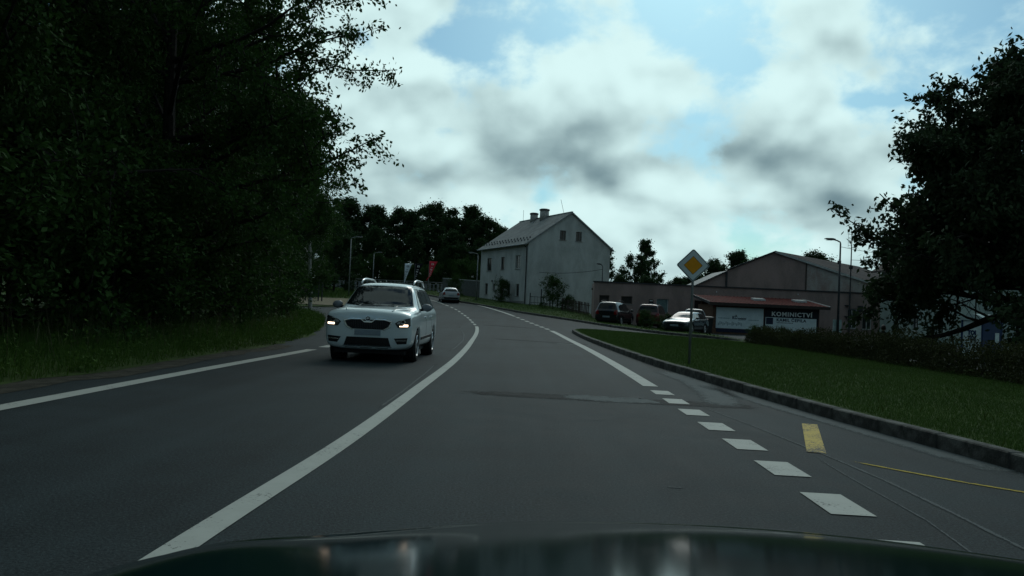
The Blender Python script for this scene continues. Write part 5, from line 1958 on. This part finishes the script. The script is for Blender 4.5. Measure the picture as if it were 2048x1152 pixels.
def inside(poly, X, Y):
    c = np.zeros(len(X), bool)
    n = len(poly)
    for i in range(n):
        (x0, y0), (x1, y1) = poly[i], poly[(i + 1) % n]
        k = ((y0 > Y) != (y1 > Y))
        with np.errstate(divide='ignore', invalid='ignore'):
            c ^= k & (X < (x1 - x0) * (Y - y0) / (y1 - y0 + 1e-12) + x0)
    return c


def scatter(poly, n, seed, bias=1.0, zfun=None):
    rg = np.random.default_rng(seed)
    P = np.array(poly)
    X = rg.uniform(P[:, 0].min(), P[:, 0].max(), n)
    Y = P[:, 1].min() + (P[:, 1].max() - P[:, 1].min()) * rg.uniform(0, 1, n) ** bias
    k = inside(poly, X, Y)
    X, Y = X[k], Y[k]
    Z = Tn(X, Y) + (zfun(X, Y) if zfun else 0)
    return np.column_stack([X, Y, Z])


lawn_z = lambda X, Y: .12 + .10 * sm(X, 4.5, 8.5) * (1 - sm(Y, 26, 42))
lp_ = [(x + .16, y) for x, y in kerb_path[3:16]] + [(9.6, 37), (10.0, 32), (9.9, 20), (9.6, 8)]
P = scatter(lp_, 330000, 3, 1.25, lawn_z)
blades('lawn_grass', P, .055, .011, GRASS_LAWN, .35, 4, 'short mown grass on the lawn by the kerb')
P = scatter(lp_, 1600, 8, 1.1, lawn_z)
blades('lawn_weeds', P, .10, .022, LEAF_YEL, .5, 9, 'scattered longer weeds and yellowed blades in the lawn')
vp = [(x - .05, y) for x, y in verge_edge[2:]] + [(-20, 52), (-13, 40), (-11, 28), (-10, 20), (-10, 9)]
vz = lambda X, Y: verge_z(X, Y) - .01
P = scatter(vp, 150000, 13, 1.1, vz)
dist = -P[:, 0] - 6.0
keep = np.random.default_rng(2).uniform(0, 1, len(P)) < np.clip(.25 + dist * .5, .1, 1)
tall = P[keep]
blades('verge_grass', tall, .34, .014, GRASS_TALL, .30, 15, 'long green grass on the left verge')
P = scatter(vp, 60000, 17, 1.1, vz)
blades('verge_grass_short', P, .13, .014, GRASS_TALL, .4, 18, 'shorter grass along the edge of the left verge')
vq = [(-7.0, 9), (-7.0, 20), (-7.8, 28), (-9.5, 36), (-11, 40), (-11, 28), (-9.8, 20), (-9.8, 9)]
P = scatter(vq, 1800, 19, 1, vz)
blades('verge_stalks', P, .85, .012, GRASS_DRY, .16, 20, 'dry grass stalks standing in the left verge')
wc = scatter(vp, 900, 31, 1.1, vz)
rg = np.random.default_rng(33)
ci = rg.integers(0, len(wc), 26000)
rs = rg.uniform(.1, .32, len(wc))[ci]
wp_ = wc[ci] + np.column_stack([rg.normal(0, 1, 26000) * rs, rg.normal(0, 1, 26000) * rs, np.abs(rg.normal(0, 1, 26000)) * rs * .75 + .03])
wk = wp_[:, 0] < np.interp(wp_[:, 1], VE[:, 1], VE[:, 0]) + .12
tag(link('verge_weeds', leaves_mesh('verge_weeds', wp_[wk], rg.normal(0, .7, (int(wk.sum()), 3)) + np.array([0, 0, .5]), .075, .04, rg), GRASS_TALL),
    'broad-leaved weeds growing through the left verge', 'weeds', None, 'stuff')
P = scatter([(x, y) for x, y in bank], 60000, 23, 1, lambda X, Y: .11 + 0 * X)
blades('bank_grass', P, .14, .03, GRASS_LAWN, .35, 24, 'grass on the bank along the side street kerb')
P = scatter([(-30, 60), (-22, 62), (-22, 75), (-14, 76), (-13.6, 80), (-17, 92), (-24, 104), (-40, 104), (-40, 60)], 30000, 27, 1, lambda X, Y: .05 + 0 * X)
blades('slope_grass', P, .35, .05, GRASS_LAWN, .3, 28, 'rough grass on the slope above the gravel drive')

# ------------------------------------------------------------------ person behind the hedge
SKIN = M('skin', (.30, .19, .14), .6, var=.1)
HAIR = M('dark_hair', (.018, .013, .010), .6, var=.3, scale=30)
COAT = M('dark_coat', (.02, .022, .018), .9, var=.2)
px_, py_ = 14.35, 30.8
pe = tag(empty('person', (px_, py_, T(px_, py_)), R(170)), 'person in dark clothes standing behind the hedge, only the head showing', 'person')


def skin_body(name, joints, edges, mat, parent, lv=2):
    me = bpy.data.meshes.new(name)
    me.from_pydata([j[:3] for j in joints], edges, [])
    o = link(name, me)
    md_ = o.modifiers.new('sk', 'SKIN')
    sv = me.skin_vertices[0].data
    for i, j in enumerate(joints):
        sv[i].radius = (j[3], j[4] if len(j) > 4 else j[3])
        sv[i].use_root = i == 0
    s2 = o.modifiers.new('ss', 'SUBSURF')
    s2.levels = s2.render_levels = lv
    m2 = eval_mesh(o)
    drop(o)
    m2.materials.clear()
    return link(name, m2, mat, parent, None, True)


J = [(0, 0, .86, .15, .11), (0, 0, 1.06, .145, .10), (0, .01, 1.24, .165, .11), (0, 0, 1.36, .07, .07), (0, 0, 1.42, .05, .05),
     (.19, 0, 1.30, .065), (.25, .02, 1.05, .045), (.26, -.06, .84, .036), (-.19, 0, 1.30, .065), (-.25, .02, 1.05, .045), (-.26, -.06, .84, .036),
     (.10, 0, .78, .085), (.11, -.01, .46, .062), (.11, .02, .08, .042), (-.10, 0, .78, .085), (-.11, -.01, .46, .062), (-.11, .02, .08, .042), (.11, -.13, .04, .04), (-.11, -.13, .04, .04)]
E_ = [(0, 1), (1, 2), (2, 3), (3, 4), (2, 5), (5, 6), (6, 7), (2, 8), (8, 9), (9, 10), (0, 11), (11, 12), (12, 13), (0, 14), (14, 15), (15, 16), (13, 17), (16, 18)]
skin_body('body', J, E_, COAT, pe)
bm = bmesh.new()
bmesh.ops.create_uvsphere(bm, u_segments=20, v_segments=14, radius=1)
for v_ in bm.verts:
    c_ = v_.co
    jaw = 1 - .28 * max(0, -c_.z)
    nose = .022 * math.exp(-((c_.x / .18) ** 2 + ((c_.z + .12) / .22) ** 2)) if c_.y < 0 else 0
    v_.co = Vector((c_.x * .078 * jaw, c_.y * .098 * jaw - nose, c_.z * .118 + 1.50))
me = bpy.data.meshes.new('head')
bm.to_mesh(me)
bm.free()
link('head', me, SKIN, pe, None, True)
bm = bmesh.new()
bmesh.ops.create_uvsphere(bm, u_segments=20, v_segments=14, radius=1)
bmesh.ops.delete(bm, geom=[v_ for v_ in bm.verts if v_.co.z < -.55 or (v_.co.y < -.35 and v_.co.z < .42)], context='VERTS')
for v_ in bm.verts:
    v_.co = Vector((v_.co.x * .092, v_.co.y * .112 + .008, v_.co.z * .130 + 1.508))
me = bpy.data.meshes.new('hair')
bm.to_mesh(me)
bm.free()
link('hair', me, HAIR, pe, None, True)
for sg in (-1, 1):
    hb = MB()
    for k in range(5):
        a = (k - 1.5) * .018
        ln_ = (.055, .07, .078, .07, .05)[k]
        hb.tube([(sg * .26, -.06 + a, .80), (sg * .262, -.065 + a, .80 - ln_ * .6), (sg * .25, -.07 + a, .80 - ln_)], [.009, .008, .006], 5)
    hb.tube([(sg * .26, -.06, .85), (sg * .26, -.06, .79)], [.03, .034], 8)
    hb.build('hand', SKIN, pe, True)
